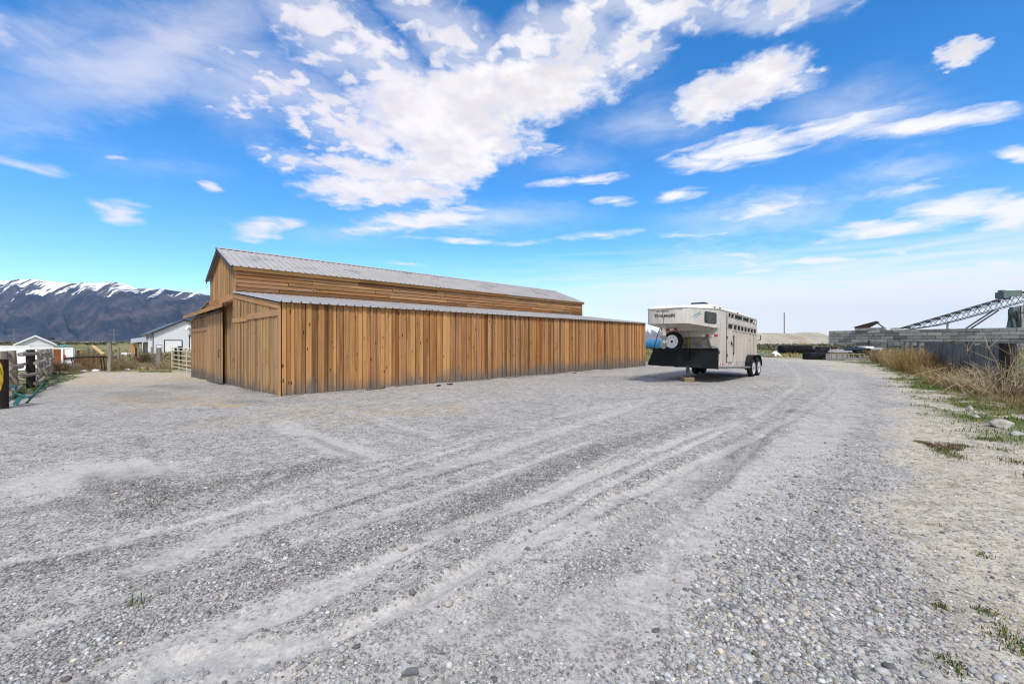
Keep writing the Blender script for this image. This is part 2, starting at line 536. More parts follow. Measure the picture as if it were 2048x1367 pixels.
M['roof_metal'] = pm('roof_metal', (0.46, 0.45, 0.44), (0.39, 0.38, 0.37), 1.2, 0.5, 0.25, stretch=(1, 1, 1), c3=(0.26, 0.26, 0.27), s3=0.7)
M['metal_dark'] = pm('dark_metal', (0.05, 0.05, 0.052), (0.03, 0.03, 0.03), 8, 0.5, 0.6)
M['white_paint'] = pm('white_vinyl', (0.80, 0.81, 0.83), (0.75, 0.76, 0.78), 2, 0.5)
M['white_steel'] = pm('white_siding', (0.68, 0.70, 0.74), (0.63, 0.65, 0.69), 1, 0.45)
M['black_trim'] = pm('black_trim', (0.02, 0.02, 0.022), (0.03, 0.03, 0.03), 3, 0.5)
M['cream_pipe'] = pm('cream_pipe', (0.68, 0.62, 0.48), (0.60, 0.53, 0.40), 6, 0.5, c3=(0.28, 0.16, 0.08), s3=4, t3=(0.62, 0.7))

# ------------------------------------------------------------------ ground
def seg_dist(x, y, pts):
    """distance to a polyline, arc length along it, signed side"""
    best = np.full(x.shape, 1e9)
    arc = np.zeros(x.shape)
    sid = np.zeros(x.shape)
    L = 0.0
    for (ax, ay), (bx, by) in zip(pts[:-1], pts[1:]):
        dx, dy = bx - ax, by - ay
        ll = math.hypot(dx, dy)
        tt = np.clip(((x - ax) * dx + (y - ay) * dy) / (ll * ll), 0, 1)
        ex, ey = x - (ax + tt * dx), y - (ay + tt * dy)
        dd = np.hypot(ex, ey)
        k = dd < best
        best = np.where(k, dd, best)
        arc = np.where(k, L + tt * ll, arc)
        sid = np.where(k, np.sign(dx * ey - dy * ex), sid)
        L += ll
    return best, arc, sid


def world_line(pxs):
    p = [gp(*q)[:2] for q in pxs]
    # a smoother line through the points
    out = []
    for i in range(len(p) - 1):
        p0, p1, p2, p3 = p[max(i - 1, 0)], p[i], p[i + 1], p[min(i + 2, len(p) - 1)]
        for k in range(4):
            s = k / 4
            out.append(tuple(0.5 * ((2 * p1[j]) + (-p0[j] + p2[j]) * s + (2 * p0[j] - 5 * p1[j] + 4 * p2[j] - p3[j]) * s * s + (-p0[j] + 3 * p1[j] - 3 * p2[j] + p3[j]) * s ** 3) for j in (0, 1)))
    out.append(p[-1])
    return out


LIGHT_TRACKS = [
    ([(430, 1367), (720, 1262), (884, 1180), (1010, 1095), (1120, 1030), (1230, 965), (1380, 893), (1500, 838)], 0.05, 0.7), ([(820, 1320), (980, 1225), (1120, 1140), (1240, 1065), (1330, 1000), (1440, 920)], 0.16, 0.65),
    ([(120, 1367), (380, 1270), (640, 1168), (860, 1090), (1010, 1018), (1150, 950), (1290, 880), (1440, 815)], 0.04, 0.5), ([(560, 1367), (790, 1270), (960, 1190), (1080, 1115), (1190, 1050)], 0.04, 0.5), ([(900, 1367), (1060, 1280), (1190, 1185), (1290, 1105), (1400, 1000), (1500, 900), (1590, 800)], 0.05, 0.5),
    ([(0, 1120), (250, 1075), (520, 1005), (760, 945), (960, 885)], 0.05, 0.5), ([(640, 960), (820, 915), (1000, 862), (1200, 812)], 0.05, 0.5),
    ([(60, 1250), (330, 1165), (600, 1085), (820, 1012), (1000, 950), (1180, 885)], 0.05, 0.55),  # (photo points, half width m, strength)
    ([(250, 1367), (470, 1262), (689, 1168), (795, 1111), (884, 1066), (995, 1031), (1102, 991), (1177, 955), (1310, 902), (1395, 867), (1500, 835), (1570, 790), (1600, 755), (1570, 725)], 0.075, 0.75),
    ([(356, 1330), (600, 1290), (853, 1208), (924, 1164), (1000, 1124), (1062, 1089), (1124, 1062), (1173, 1035), (1244, 995), (1293, 978), (1400, 925), (1520, 870), (1620, 810), (1660, 765), (1610, 728)], 0.075, 0.8),
    ([(1000, 1290), (1150, 1200), (1330, 1120), (1480, 1010), (1560, 940), (1640, 860), (1690, 800), (1690, 760)], 0.35, 0.6),
    ([(300, 1120), (600, 1018), (733, 978), (866, 938), (977, 908), (1150, 850), (1300, 800)], 0.14, 0.55),
    ([(560, 845), (640, 880), (740, 912)], 0.22, 0.6), ([(700, 825), (790, 850), (890, 878)], 0.16, 0.4),
    ([(950, 880), (1150, 822), (1350, 790), (1450, 770)], 0.12, 0.4),
    ([(20, 1000), (90, 955), (190, 925), (280, 938)], 0.34, 0.8), ([(100, 826), (160, 824), (210, 818)], 0.4, 0.6),
    ([(0, 1050), (60, 1025), (160, 1010)], 0.3, 0.25)]
DARK_TRACKS_AND_PATCHES = [
    ([(300, 1180), (689, 1097), (866, 1044), (1000, 991), (1177, 911), (1330, 860), (1450, 815)], 0.20, 0.75),
    ([(1000, 1248), (1133, 1160), (1222, 1102), (1310, 1026), (1400, 973), (1500, 890), (1590, 820)], 0.17, 0.8),
    ([(800, 1330), (1000, 1310), (1180, 1230)], 0.25, 0.5),
    ([(613, 868), (665, 893), (722, 915)], 0.07, 0.9), ([(715, 831), (800, 858), (866, 882)], 0.05, 0.6),
    ([(866, 882), (930, 866), (990, 852)], 0.05, 0.5), ([(500, 985), (620, 940), (722, 913)], 0.10, 0.8),
    ([(275, 870), (300, 900), (335, 945)], 0.06, 0.6), ([(300, 995), (400, 975), (520, 950), (640, 925)], 0.16, 0.75),
    ([(600, 1040), (733, 1000), (866, 958), (977, 925)], 0.035, 0.8), ([(600, 1003), (733, 966), (866, 930)], 0.03, 0.6),
    ([(236, 945), (262, 975), (285, 1010)], 0.26, 0.9), ([(0, 1045), (50, 1030), (120, 1015)], 0.22, 0.85),
    ([(250, 784), (285, 790), (320, 800)], 0.6, 0.6), ([(300, 770), (345, 772), (390, 778)], 0.5, 0.7),
    ([(0, 1150), (120, 1120), (300, 1090)], 0.2, 0.4), ([(100, 1290), (350, 1215), (560, 1150)], 0.14, 0.4),
    ([(540, 1070), (565, 1090), (590, 1105)], 0.06, 0.9), ([(1200, 760), (1330, 752), (1480, 757)], 0.9, 0.35),  # second one: wide patch of darker ground beneath the trailer
    ([(480, 800), (540, 806), (620, 800)], 0.35, 0.5)]
STRAW = [([(205, 795), (260, 800), (310, 812)], 0.35, 0.8), ([(350, 792), (410, 802), (470, 811)], 0.25, 1.0), ([(600, 822), (750, 822), (900, 818)], 0.7, 0.6),
         ([(330, 748), (370, 752), (400, 758)], 1.2, 0.9), ([(440, 845), (560, 835), (690, 838)], 0.6, 0.35)]
TREAD = [([(275, 985), (350, 990), (430, 982), (520, 958)], 0.45), ([(1180, 1030), (1280, 975), (1370, 925)], 0.30), ([(1200, 1100), (1300, 1080), (1400, 990)], 0.25), ([(280, 960), (300, 1000), (290, 1030)], 0.22)]


def build_ground():
    r1 = 1.2 * 1.0065 ** np.arange(0, int(math.log(12 / 1.2) / math.log(1.0065)))
    r2 = r1[-1] * 1.016 ** np.arange(1, int(math.log(60 / r1[-1]) / math.log(1.016)))
    r3 = r2[-1] * 1.06 ** np.arange(1, 200)
    r = np.concatenate([[0.02, 0.3, 0.7, 1.0], r1, r2, r3[r3 < 16500]])
    a = np.concatenate([np.linspace(-56, 56, 960), np.arange(58, 304, 2.0)])
    a = np.radians(a)
    na, nr = len(a), len(r)
    RR, AA = np.meshgrid(r, a, indexing='ij')
    x, y = (RR * np.sin(AA)).ravel(), (RR * np.cos(AA)).ravel()
    z = gz(x, y)
    front = y > 0.5
    yy = np.where(front, y, 1e9)
    ppx = np.where(front, CX + FOC * x / yy, -5000)
    ppy = np.where(front, HY + FOC * (CAMH - z) / yy, 5000)
    wx = x + (fbm(x * 1.3, y * 1.3, 3) - 0.5) * 0.9
    wy = y + (fbm(x * 1.3, y * 1.3, 8) - 0.5) * 0.9
    w2x = x + (fbm(x * 2.0, y * 2.0, 31) - 0.5) * 0.07
    w2y = y + (fbm(x * 2.0, y * 2.0, 38) - 0.5) * 0.07
    near = (RR.ravel() < 60) & front
    dust, dark, beige, grass, straw, field, dz = (np.zeros(x.shape) for _ in range(7))
    ix = np.where(near)[0]
    X, Y = w2x[ix], w2y[ix]
    brk = fbm(x[ix] * 1.1, y[ix] * 1.1, 55)
    fine = fbm(x[ix] * 5, y[ix] * 5, 56, 3)
    for pts, hw, st in LIGHT_TRACKS:
        dd, arc, sid = seg_dist(X, Y, world_line(pts))
        k = sstep(dd, hw * 1.5, hw * 0.55) * st * (0.35 + 0.65 * sstep(np.hypot(X, Y), 13, 6)) * sstep(brk * .7 + fine * .3, 0.25, 0.48)
        dust[ix] = np.maximum(dust[ix], k)
        dz[ix] -= 0.016 * k
        dz[ix] += 0.012 * np.exp(-((dd - hw * 2.0) / 0.06) ** 2) * st
    for pts, hw, st in DARK_TRACKS_AND_PATCHES:
        dd, arc, sid = seg_dist(X, Y, world_line(pts))
        k = sstep(dd, hw * 1.7, hw * 0.4) * st * (0.5 + 0.4 * sstep(np.hypot(X, Y), 10, 4)) * sstep(brk * 0.5 + fine * 0.5, 0.28, 0.52)
        dark[ix] = np.maximum(dark[ix], k)
        dz[ix] += 0.02 * k * (fine - 0.3)
    for pts, hw, st in STRAW:
        dd, arc, sid = seg_dist(wx[ix], wy[ix], world_line(pts))
        straw[ix] = np.maximum(straw[ix], sstep(dd, hw * 2.0, hw * 0.2) * st * sstep(fine, 0.25, 0.7))
    for pts, hw in TREAD:
        dd, arc, sid = seg_dist(X, Y, world_line(pts))
        k = sstep(dd, hw * 1.2, hw * 0.7)
        dz[ix] += k * 0.009 * np.sin((arc + 0.35 * dd) * 2 * math.pi / 0.115)
        dark[ix] = np.maximum(dark[ix], k * 0.35 * (0.5 + 0.5 * np.sin((arc + 0.35 * dd) * 2 * math.pi / 0.115)))
    # yard edge to the right, as a line on the ground
    bnd = np.interp(ppy, [700, 712, 718, 728, 745, 765, 800, 850, 900, 1000, 1150, 1250, 1367, 5000], [1470, 1500, 1530, 1610, 1705, 1765, 1795, 1785, 1762, 1715, 1720, 1780, 1860, 2600])
    e = (ppx - bnd) / FOC * yy
    jit = (fbm(x * 0.9, y * 0.9, 71) - 0.5)
    jf = (fbm(x * 3.1, y * 3.1, 72) - 0.5)
    rightside = front & (ppx > 1300) & (RR.ravel() > 1.0)
    b1 = sstep(e + jit * 1.4 * np.clip(yy / 8, 0.4, 2.5) + jf * 0.5, -0.1, 0.55)
    beige = np.where(rightside, b1, 0)
    # distance beyond the beige margin
    wid = np.interp(ppy, [700, 720, 750, 800, 900, 1000, 1367], [0.5, 4.0, 2.2, 0.8, 2.2, 2.3, 2.6])
    gpat = fbm(x * 0.8, y * 0.8, 90)
    gfine = fbm(x * 4, y * 4, 93)
    g1 = sstep(e + jit * 2.4 - wid, -0.8, 1.2) * sstep(gpat * 0.65 + gfine * 0.35, 0.28, 0.46)
    g1 = g1 * np.interp(ppy, [700, 860, 960, 1100], [0.6, 0.5, 0.3, 0.06])
    fo_ = (x - 14.4) * -0.78 + (y - 12.2) * 0.62
    ft_ = (x - 14.4) * 0.62 + (y - 12.2) * 0.78
    strip2 = sstep(fo_ + jit * 1.6, 2.6 , 1.3) * sstep(ft_, -9.5, -5.5) * sstep(ft_, 34, 26) * sstep(gpat * 0.55 + gfine * 0.45, 0.37, 0.54) * sstep(fo_, -6, -3)
    g1 = np.maximum(g1, strip2)
    grass = np.where(rightside, g1, 0)
    far = rightside & (yy > 24)
    field = np.where(far, sstep(e + jit * 3, 0.3, 3.5) * sstep(yy + jit * 10, 33, 42), 0)
    # left: drive and weedy ground
    by = np.interp(ppx, [-2000, 0, 45, 105, 147, 237, 329, 382, 600], [850, 800, 785, 772, 772, 770, 764, 763, 760])
    leftside = front & (ppx < 470) & (x < -8)
    b2 = sstep((by - ppy) + jit * 22 + jf * 10, -6, 6)
    beige = np.where(leftside, np.maximum(beige, b2), beige)
    f2 = sstep((741 - ppy) + jit * 8, -3, 3)
    field = np.where(leftside, f2, field)
    straw = np.where(leftside, np.maximum(straw, 0.5 * b2 * (1 - f2) * sstep(fbm(x * .7, y * .7, 44), .25, .6)), straw)
    gl = sstep(-(ppx - np.interp(ppy, [735, 745, 755, 770, 790, 850], [185, 175, 150, 118, 60, -40])) / 20 + jit * 3, -0.3, 1.0) * (ppy < 800)
    strip = sstep(np.abs(ppy - 740.5 + jit * 5), 3.6, 1.5) * (ppx > 130) * (ppx < 345)
    grass = np.where(leftside, np.maximum(gl * sstep(gfine, 0.3, 0.55) * 0.9, strip), grass)
    # far land
    far2 = RR.ravel() > 60
    field = np.where(far2 | ~front, 1, field)
    hid = front & (ppx >= 470) & (ppx <= 1470) & (RR.ravel() > 32)
    field = np.where(hid, 1, field)
    # gentle relief
    lim = sstep(RR.ravel(), 45, 25) * front
    z = z + lim * ((fbm(x * 0.35, y * 0.35, 5) - 0.5) * 0.06 + (fbm(x * 1.7, y * 1.7, 6) - 0.5) * 0.030 + (fbm(x * 7, y * 7, 9, 3) - 0.5) * 0.016)
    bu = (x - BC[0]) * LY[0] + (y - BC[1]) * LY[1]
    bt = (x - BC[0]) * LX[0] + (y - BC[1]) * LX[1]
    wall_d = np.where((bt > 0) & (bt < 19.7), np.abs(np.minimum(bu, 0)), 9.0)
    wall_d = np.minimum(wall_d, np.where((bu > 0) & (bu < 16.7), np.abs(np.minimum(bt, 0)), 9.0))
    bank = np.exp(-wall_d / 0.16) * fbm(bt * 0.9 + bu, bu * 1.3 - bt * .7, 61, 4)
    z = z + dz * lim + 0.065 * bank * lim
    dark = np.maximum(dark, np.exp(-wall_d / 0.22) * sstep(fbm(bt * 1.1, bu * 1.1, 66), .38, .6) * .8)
    z = z + np.where(rightside, sstep(e - wid, 0, 4) * 0.05 + grass * 0.03 * sstep(yy, 40, 20), 0)
    V = np.stack([x, y, z], 1)
    i = np.arange(nr - 1)[:, None] * na
    j = np.arange(na)[None, :]
    j2 = (j + 1) % na
    Fc = np.stack([i + j, i + j2, i + na + j2, i + na + j], -1).reshape(-1, 4)[:, ::-1]
    one = np.ones(x.shape)
    m1 = np.stack([dust, dark, np.clip(beige, 0, 1), one], 1)
    m2 = np.stack([np.clip(grass, 0, 1), straw, np.clip(field, 0, 1), one], 1)
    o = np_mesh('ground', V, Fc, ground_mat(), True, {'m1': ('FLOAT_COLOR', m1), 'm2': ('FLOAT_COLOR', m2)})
    o['kind'] = 'structure'
    return V, (nr, na, r, a), dict(dust=dust, dark=dark, beige=beige, grass=grass, field=field, e=np.where(rightside, e, -99))


def ground_mat():
    m, t, p = principled('gravel_ground')
    pos = t.n('ShaderNodeNewGeometry').outputs['Position']
    a1 = t.n('ShaderNodeSeparateColor', ins={0: t.n('ShaderNodeAttribute', attribute_name='m1').outputs['Color']}).outputs
    a2 = t.n('ShaderNodeSeparateColor', ins={0: t.n('ShaderNodeAttribute', attribute_name='m2').outputs['Color']}).outputs
    v1 = t.vor(pos, 88.0, dim='2D')
    v2 = t.vor(pos, 210.0, dim='2D')
    v3 = t.vor(pos, 24.0, dim='2D')
    r1 = t.n('ShaderNodeSeparateColor', ins={0: v1.outputs['Color']}).outputs
    r2 = t.n('ShaderNodeSeparateColor', ins={0: v2.outputs['Color']}).outputs
    r3 = t.n('ShaderNodeSeparateColor', ins={0: v3.outputs['Color']}).outputs
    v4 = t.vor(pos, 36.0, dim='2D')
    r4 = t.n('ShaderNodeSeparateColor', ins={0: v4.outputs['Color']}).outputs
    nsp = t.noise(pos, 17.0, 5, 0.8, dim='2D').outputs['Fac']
    nb = t.noise(pos, 0.7, 5, 0.6, dim='2D').outputs['Fac']
    nm = t.noise(pos, 4.5, 5, 0.65, dim='2D').outputs['Fac']
    nfi = t.noise(pos, 34.0, 6, 0.75, dim='2D').outputs['Fac']
    dust, dark, beige = a1[0], a1[1], a1[2]
    # stones: grey values by cell
    sv = t.m('ADD', t.m('MULTIPLY', r1[0], 0.55), t.m('MULTIPLY', r2[0], 0.45))
    gap = t.ss(v1.outputs['Distance'], 0.42, 0.62)
    stone = t.mix(t.ss(sv, 0.12, 0.9), (0.135, 0.130, 0.124), (0.52, 0.505, 0.48))
    stone = t.mix(t.m('MULTIPLY', gap, 0.55), stone, (0.085, 0.085, 0.088))
    fines = t.mix(t.ss(nfi, 0.3, 0.7), (0.345, 0.337, 0.322), (0.49, 0.48, 0.46))
    # how stony: patches of noise, loose dark bands, not where dust lies
    cov = t.m('ADD', t.m('MULTIPLY', t.m('SUBTRACT', nm, 0.5), 1.6), t.m('MULTIPLY', t.m('SUBTRACT', nb, 0.5), 0.9))
    cov = t.m('ADD', cov, t.m('ADD', t.m('MULTIPLY', dark, 0.9), 0.24))
    cov = t.m('SUBTRACT', cov, t.m('MULTIPLY', dust, 0.6))
    cov = t.m('SUBTRACT', cov, t.m('MULTIPLY', beige, 0.35))
    show = t.ss(t.m('ADD', cov, t.m('MULTIPLY', t.m('SUBTRACT', r1[1], 0.5), 1.1)), 0.28, 0.55)
    c = t.mix(show, fines, stone)
    spk = t.m('MULTIPLY', t.ss(t.m('ADD', r4[0], t.m('MULTIPLY', t.m('SUBTRACT', nsp, 0.5), 1.2)), t.m('SUBTRACT', 0.66, t.m('MULTIPLY', dark, 0.42)), t.m('SUBTRACT', 0.92, t.m('MULTIPLY', dark, 0.35))), t.ss(v4.outputs['Distance'], 0.55, 0.30))  # dark stones, with shade of the gravel pits painted in as specks
    pale_spk = t.m('MULTIPLY', t.ss(r4[1], 0.80, 0.92), t.ss(v4.outputs['Distance'], 0.42, 0.28))  # cells of paler stone
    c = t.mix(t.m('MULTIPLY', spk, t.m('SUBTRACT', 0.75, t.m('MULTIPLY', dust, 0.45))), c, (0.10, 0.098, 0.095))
    c = t.mix(t.m('MULTIPLY', pale_spk, 0.6), c, (0.56, 0.55, 0.53))
    c = t.mix(t.m('MULTIPLY', dust, 0.7), c, t.mix(t.ss(nfi, 0.3, 0.7), (0.40, 0.392, 0.38), (0.50, 0.49, 0.475)))
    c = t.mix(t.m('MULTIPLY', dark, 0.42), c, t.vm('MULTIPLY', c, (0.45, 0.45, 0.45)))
    c = t.mix(t.ss(nb, 0.58, 0.8, 0, 0.30), c, t.vm('MULTIPLY', c, (0.62, 0.62, 0.63)))
    # pale dirt
    bc = t.mix(t.ss(nm, 0.3, 0.7), (0.44, 0.39, 0.295), (0.61, 0.56, 0.45))
    bc = t.mix(t.m('MULTIPLY', t.ss(r2[1], 0.62, 0.8), 0.7), bc, (0.15, 0.145, 0.135))
    bc = t.mix(t.m('MULTIPLY', t.ss(r1[1], 0.80, 0.9), 0.7), bc, (0.52, 0.51, 0.48))
    bc = t.mix(t.ss(nb, 0.55, 0.72, 0, 0.5), bc, (0.22, 0.18, 0.135))
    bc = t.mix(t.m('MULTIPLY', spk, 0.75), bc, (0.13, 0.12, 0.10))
    bc = t.mix(t.m('MULTIPLY', pale_spk, 0.7), bc, (0.62, 0.60, 0.55))
    c = t.mix(t.m('MULTIPLY', beige, 0.86), c, bc)
    c = t.mix(t.m('MULTIPLY', a2[1], 0.6), c, (0.45, 0.335, 0.17))
    # grass stain, fields
    gcx = t.mix(t.ss(nfi, 0.3, 0.7), (0.06, 0.085, 0.022), (0.15, 0.165, 0.06))
    c = t.mix(t.ss(a2[0], 0.05, 0.6), c, gcx)
    # texture at every size, so the yard stays grainy far out
    bb1 = t.noise(t.vm('MULTIPLY', pos, (7.0, 11.0, 1)), 1.0, 9, 0.86, dim='2D').outputs['Fac']
    bb2 = t.noise(t.vm('MULTIPLY', pos, (3.0, 2.4, 1)), 1.0, 10, 0.82, dim='2D').outputs['Fac']
    nd_ = t.m('SUBTRACT', 1.0, t.m('MULTIPLY', dust, 0.8))
    c = t.mix(t.m('MULTIPLY', t.ss(bb1, 0.52, 0.36, 0, 0.75), nd_), c, t.vm('MULTIPLY', c, (0.42, 0.415, 0.405)))
    c = t.mix(t.ss(bb1, 0.56, 0.70, 0, 0.55), c, t.vm('MULTIPLY', c, (1.45, 1.45, 1.44)))
    c = t.mix(t.m('MULTIPLY', t.ss(bb2, 0.50, 0.34, 0, 0.55), nd_), c, t.vm('MULTIPLY', c, (0.5, 0.495, 0.485)))
    fl = t.noise(pos, 0.05, 6, 0.6, dim='2D').outputs['Fac']
    fl2 = t.noise(t.vm('MULTIPLY', pos, (0.25, 0.25, 1)), 1.0, 6, 0.7, dim='2D').outputs['Fac']
    fc = t.mix(t.ss(fl, 0.40, 0.58), (0.13, 0.15, 0.045), (0.27, 0.235, 0.11))
    fc = t.mix(t.ss(fl2, 0.42, 0.66, 0, 0.8), fc, (0.11, 0.10, 0.065))
    c = t.mix(a2[2], c, fc)
    t.put(p, 'Base Color', c)
    t.put(p, 'Roughness', 0.95)
    t.put(p, 'Specular IOR Level', 0.12)
    h = t.m('ADD', t.m('MULTIPLY', t.m('SUBTRACT', 0.6, v1.outputs['Distance']), t.m('MULTIPLY', show, 1.0)), t.m('MULTIPLY', nfi, 0.5))
    h = t.m('ADD', h, t.m('MULTIPLY', t.m('SUBTRACT', 0.6, v2.outputs['Distance']), 0.3))
    b = t.n('ShaderNodeBump', ins={'Strength': 0.85, 'Distance': 0.009, 'Height': h})
    t.put(p, 'Normal', b.outputs[0])
    return m


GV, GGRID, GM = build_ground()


def ground_sample(x, y, key=None):
    """height (or a mask) of the built ground sheet at points of the front sector"""
    nr, na, r, a = GGRID
    rr, aa = np.hypot(x, y), np.arctan2(x, y)
    i = np.clip(np.searchsorted(r, rr) - 1, 0, nr - 2)
    fa = (aa - a[0]) / (a[1] - a[0])
    j = np.clip(fa.astype(int), 0, 958)
    fi = np.clip((rr - r[i]) / (r[i + 1] - r[i]), 0, 1)
    fj = np.clip(fa - j, 0, 1)
    src = GV[:, 2] if key is None else GM[key]
    q = src.reshape(nr, na)
    return (q[i, j] * (1 - fj) + q[i, j + 1] * fj) * (1 - fi) + (q[i + 1, j] * (1 - fj) + q[i + 1, j + 1] * fj) * fi


def gs(x, y):
    return float(ground_sample(np.array([x]), np.array([y]))[0])


# ------------------------------------------------------------------ loose stones (uncountable)
def ico():
    p = (1 + 5 ** 0.5) / 2
    v = np.array([(-1, p, 0), (1, p, 0), (-1, -p, 0), (1, -p, 0), (0, -1, p), (0, 1, p), (0, -1, -p), (0, 1, -p), (p, 0, -1), (p, 0, 1), (-p, 0, -1), (-p, 0, 1)], float)
    v /= np.linalg.norm(v[0])
    f = np.array([(0, 11, 5), (0, 5, 1), (0, 1, 7), (0, 7, 10), (0, 10, 11), (1, 5, 9), (5, 11, 4), (11, 10, 2), (10, 7, 6), (7, 1, 8), (3, 9, 4), (3, 4, 2), (3, 2, 6), (3, 6, 8), (3, 8, 9), (4, 9, 5), (2, 4, 11), (6, 2, 10), (8, 6, 7), (9, 8, 1)])
    return v, f


def ico2():
    v, f = ico()
    vs = [tuple(p) for p in v]
    cache, out = {}, []
    def mid(i, j):
        k = (min(i, j), max(i, j))
        if k not in cache:
            q = (np.array(vs[i]) + np.array(vs[j]))
            vs.append(tuple(q / np.linalg.norm(q)))
            cache[k] = len(vs) - 1
        return cache[k]
    for (i, j, k) in f:
        a, b, c = mid(i, j), mid(j, k), mid(k, i)
        out += [(i, a, c), (j, b, a), (k, c, b), (a, b, c)]
    return np.array(vs), np.array(out)


def stone_mat():
    m, t, p = principled('loose_stone')
    c = t.n('ShaderNodeAttribute', attribute_name='col').outputs['Color']
    pos = t.n('ShaderNodeNewGeometry').outputs['Position']
    n = t.noise(pos, 90.0, 3, 0.6).outputs['Fac']
    c = t.mix(t.ss(n, 0.3, 0.7, 0, 0.4), c, t.vm('MULTIPLY', c, (0.6, 0.6, 0.6)))
    t.put(p, 'Base Color', c)
    t.put(p, 'Roughness', 0.85)
    t.put(p, 'Specular IOR Level', 0.25)
    return m


def scatter_stones(name, n, coarse, seed):
    g = np.random.default_rng(seed)
    # candidates, denser close to the camera
    rr = np.exp(g.uniform(math.log(1.6), math.log(9.0 if not coarse else 8.0), n * 4))
    aa = np.radians(g.uniform(-52, 52, n * 4))
    x, y = rr * np.sin(aa), rr * np.cos(aa)
    e = ground_sample(x, y, 'e')
    dust, dark, beige = (ground_sample(x, y, k) for k in ('dust', 'dark', 'beige'))
    pat = fbm(x * 2.2, y * 2.2, 21, 3)
    if coarse:       # the pebbly margin of the drive
        mar = sstep(e, -1.35 - 0.0 * y, -0.75) * sstep(e, 0.5, -0.05) * sstep(y, 7.5, 3.5)
        w = mar * sstep(pat, 0.15, 0.45)
    else:
        w = 0.10 + 0.6 * sstep(pat, 0.44, 0.66) + 0.7 * dark - 0.8 * dust
        w = w * (1 - 0.55 * np.clip(beige, 0, 1))
    keep = g.uniform(0, 1, len(x)) < np.clip(w, 0.02 if not coarse else 0, 1)
    x, y, e = x[keep][:n], y[keep][:n], e[keep][:n]
    n = len(x)
    if coarse:
        s = np.clip(np.exp(g.normal(math.log(0.0078), 0.42, n)), 0.0035, 0.026)
    else:
        s = np.clip(np.exp(g.normal(math.log(0.0044), 0.48, n)), 0.0024, 0.022)
    z = ground_sample(x, y)
    tv, tf = ico()
    temps = []
    for k in range(10):
        q = tv * (1 + g.normal(0, 0.13, (12, 1)))
        temps.append(q)
    temps = np.array(temps)
    sel = g.integers(0, 10, n)
    P = temps[sel] * s[:, None, None] * np.stack([g.uniform(0.8, 1.5, n), g.uniform(0.75, 1.15, n), g.uniform(0.45, 0.85, n)], 1)[:, None, :]
    th = g.uniform(0, 2 * math.pi, n)
    c_, s_ = np.cos(th)[:, None], np.sin(th)[:, None]
    Q = np.stack([P[..., 0] * c_ - P[..., 1] * s_, P[..., 0] * s_ + P[..., 1] * c_, P[..., 2]], -1)
    Q += np.stack([x, y, z + s * 0.22], 1)[:, None, :]
    Fc = (tf[None] + (np.arange(n) * 12)[:, None, None]).reshape(-1, 3)
    val = np.clip(g.normal(0.33, 0.11, n), 0.11, 0.62)
    warm = np.where(g.uniform(0, 1, n) < (0.16 if coarse else 0.05), g.uniform(0.1, 0.4, n), g.uniform(-0.05, 0.05, n))
    colr = np.stack([val * (1 + warm * 0.5), val * (1 + warm * 0.1), val * (1 - warm * 0.6) + 0.004, np.ones(n)], 1)
    colr = np.repeat(colr, 12, axis=0)
    o = np_mesh(name, Q.reshape(-1, 3), Fc, M['stone'], True, {'col': ('FLOAT_COLOR', colr)})
    o['kind'] = 'stuff'
    return o


M['stone'] = stone_mat()
scatter_stones('gravel', 52000, False, 3)
scatter_stones('pebbles', 20000, True, 4)

# ------------------------------------------------------------------ mountains
def mountain_mat(name, snow_z, snow_w, low1, low2, sc=1.0):
    m, t, p = principled(name)
    geo = t.n('ShaderNodeNewGeometry')
    pos = geo.outputs['Position']
    z = t.n('ShaderNodeSeparateXYZ', ins={0: pos}).outputs[2]
    gul = t.n('ShaderNodeAttribute', attribute_name='gully').outputs['Fac']
    n1 = t.noise(t.vm('MULTIPLY', pos, (0.0024, 0.0016, 0.0016)), 1.0, 8, 0.62).outputs['Fac']
    n2 = t.noise(t.vm('MULTIPLY', pos, (0.009, 0.006, 0.006)), 1.0, 7, 0.7).outputs['Fac']
    n3 = t.noise(t.vm('MULTIPLY', pos, (0.03, 0.02, 0.02)), 1.0, 5, 0.7).outputs['Fac']
    c = t.mix(t.ss(n1, 0.38, 0.62), low1, low2)
    c = t.mix(t.ss(n2, 0.5, 0.66, 0, 0.8), c, tuple(v * 0.42 for v in low1))
    c = t.mix(t.ss(n3, 0.5, 0.7, 0, 0.5), c, tuple(v * 0.5 for v in low2))
    st = t.noise(t.vm('MULTIPLY', pos, (0.0085 / sc, 0.0012 / sc, 0.0014 / sc)), 1.0, 6, 0.6, 0.6).outputs['Fac']
    h = t.m('ADD', z, t.m('MULTIPLY', t.m('SUBTRACT', st, 0.5), snow_w * 6.5))
    h = t.m('ADD', h, t.m('MULTIPLY', t.m('SUBTRACT', n2, 0.5), snow_w * 2.2))
    h = t.m('ADD', h, t.m('MULTIPLY', t.m('SUBTRACT', gul, 0.45), snow_w * 0.5))
    h = t.m('ADD', h, t.m('MULTIPLY', t.m('SUBTRACT', n3, 0.5), snow_w * 1.6))
    c = t.mix(t.ss(h, snow_z, snow_z + snow_w * 0.22), c, (0.82, 0.84, 0.88))
    t.put(p, 'Base Color', c)
    t.put(p, 'Roughness', 0.95)
    t.put(p, 'Specular IOR Level', 0.05)
    return m


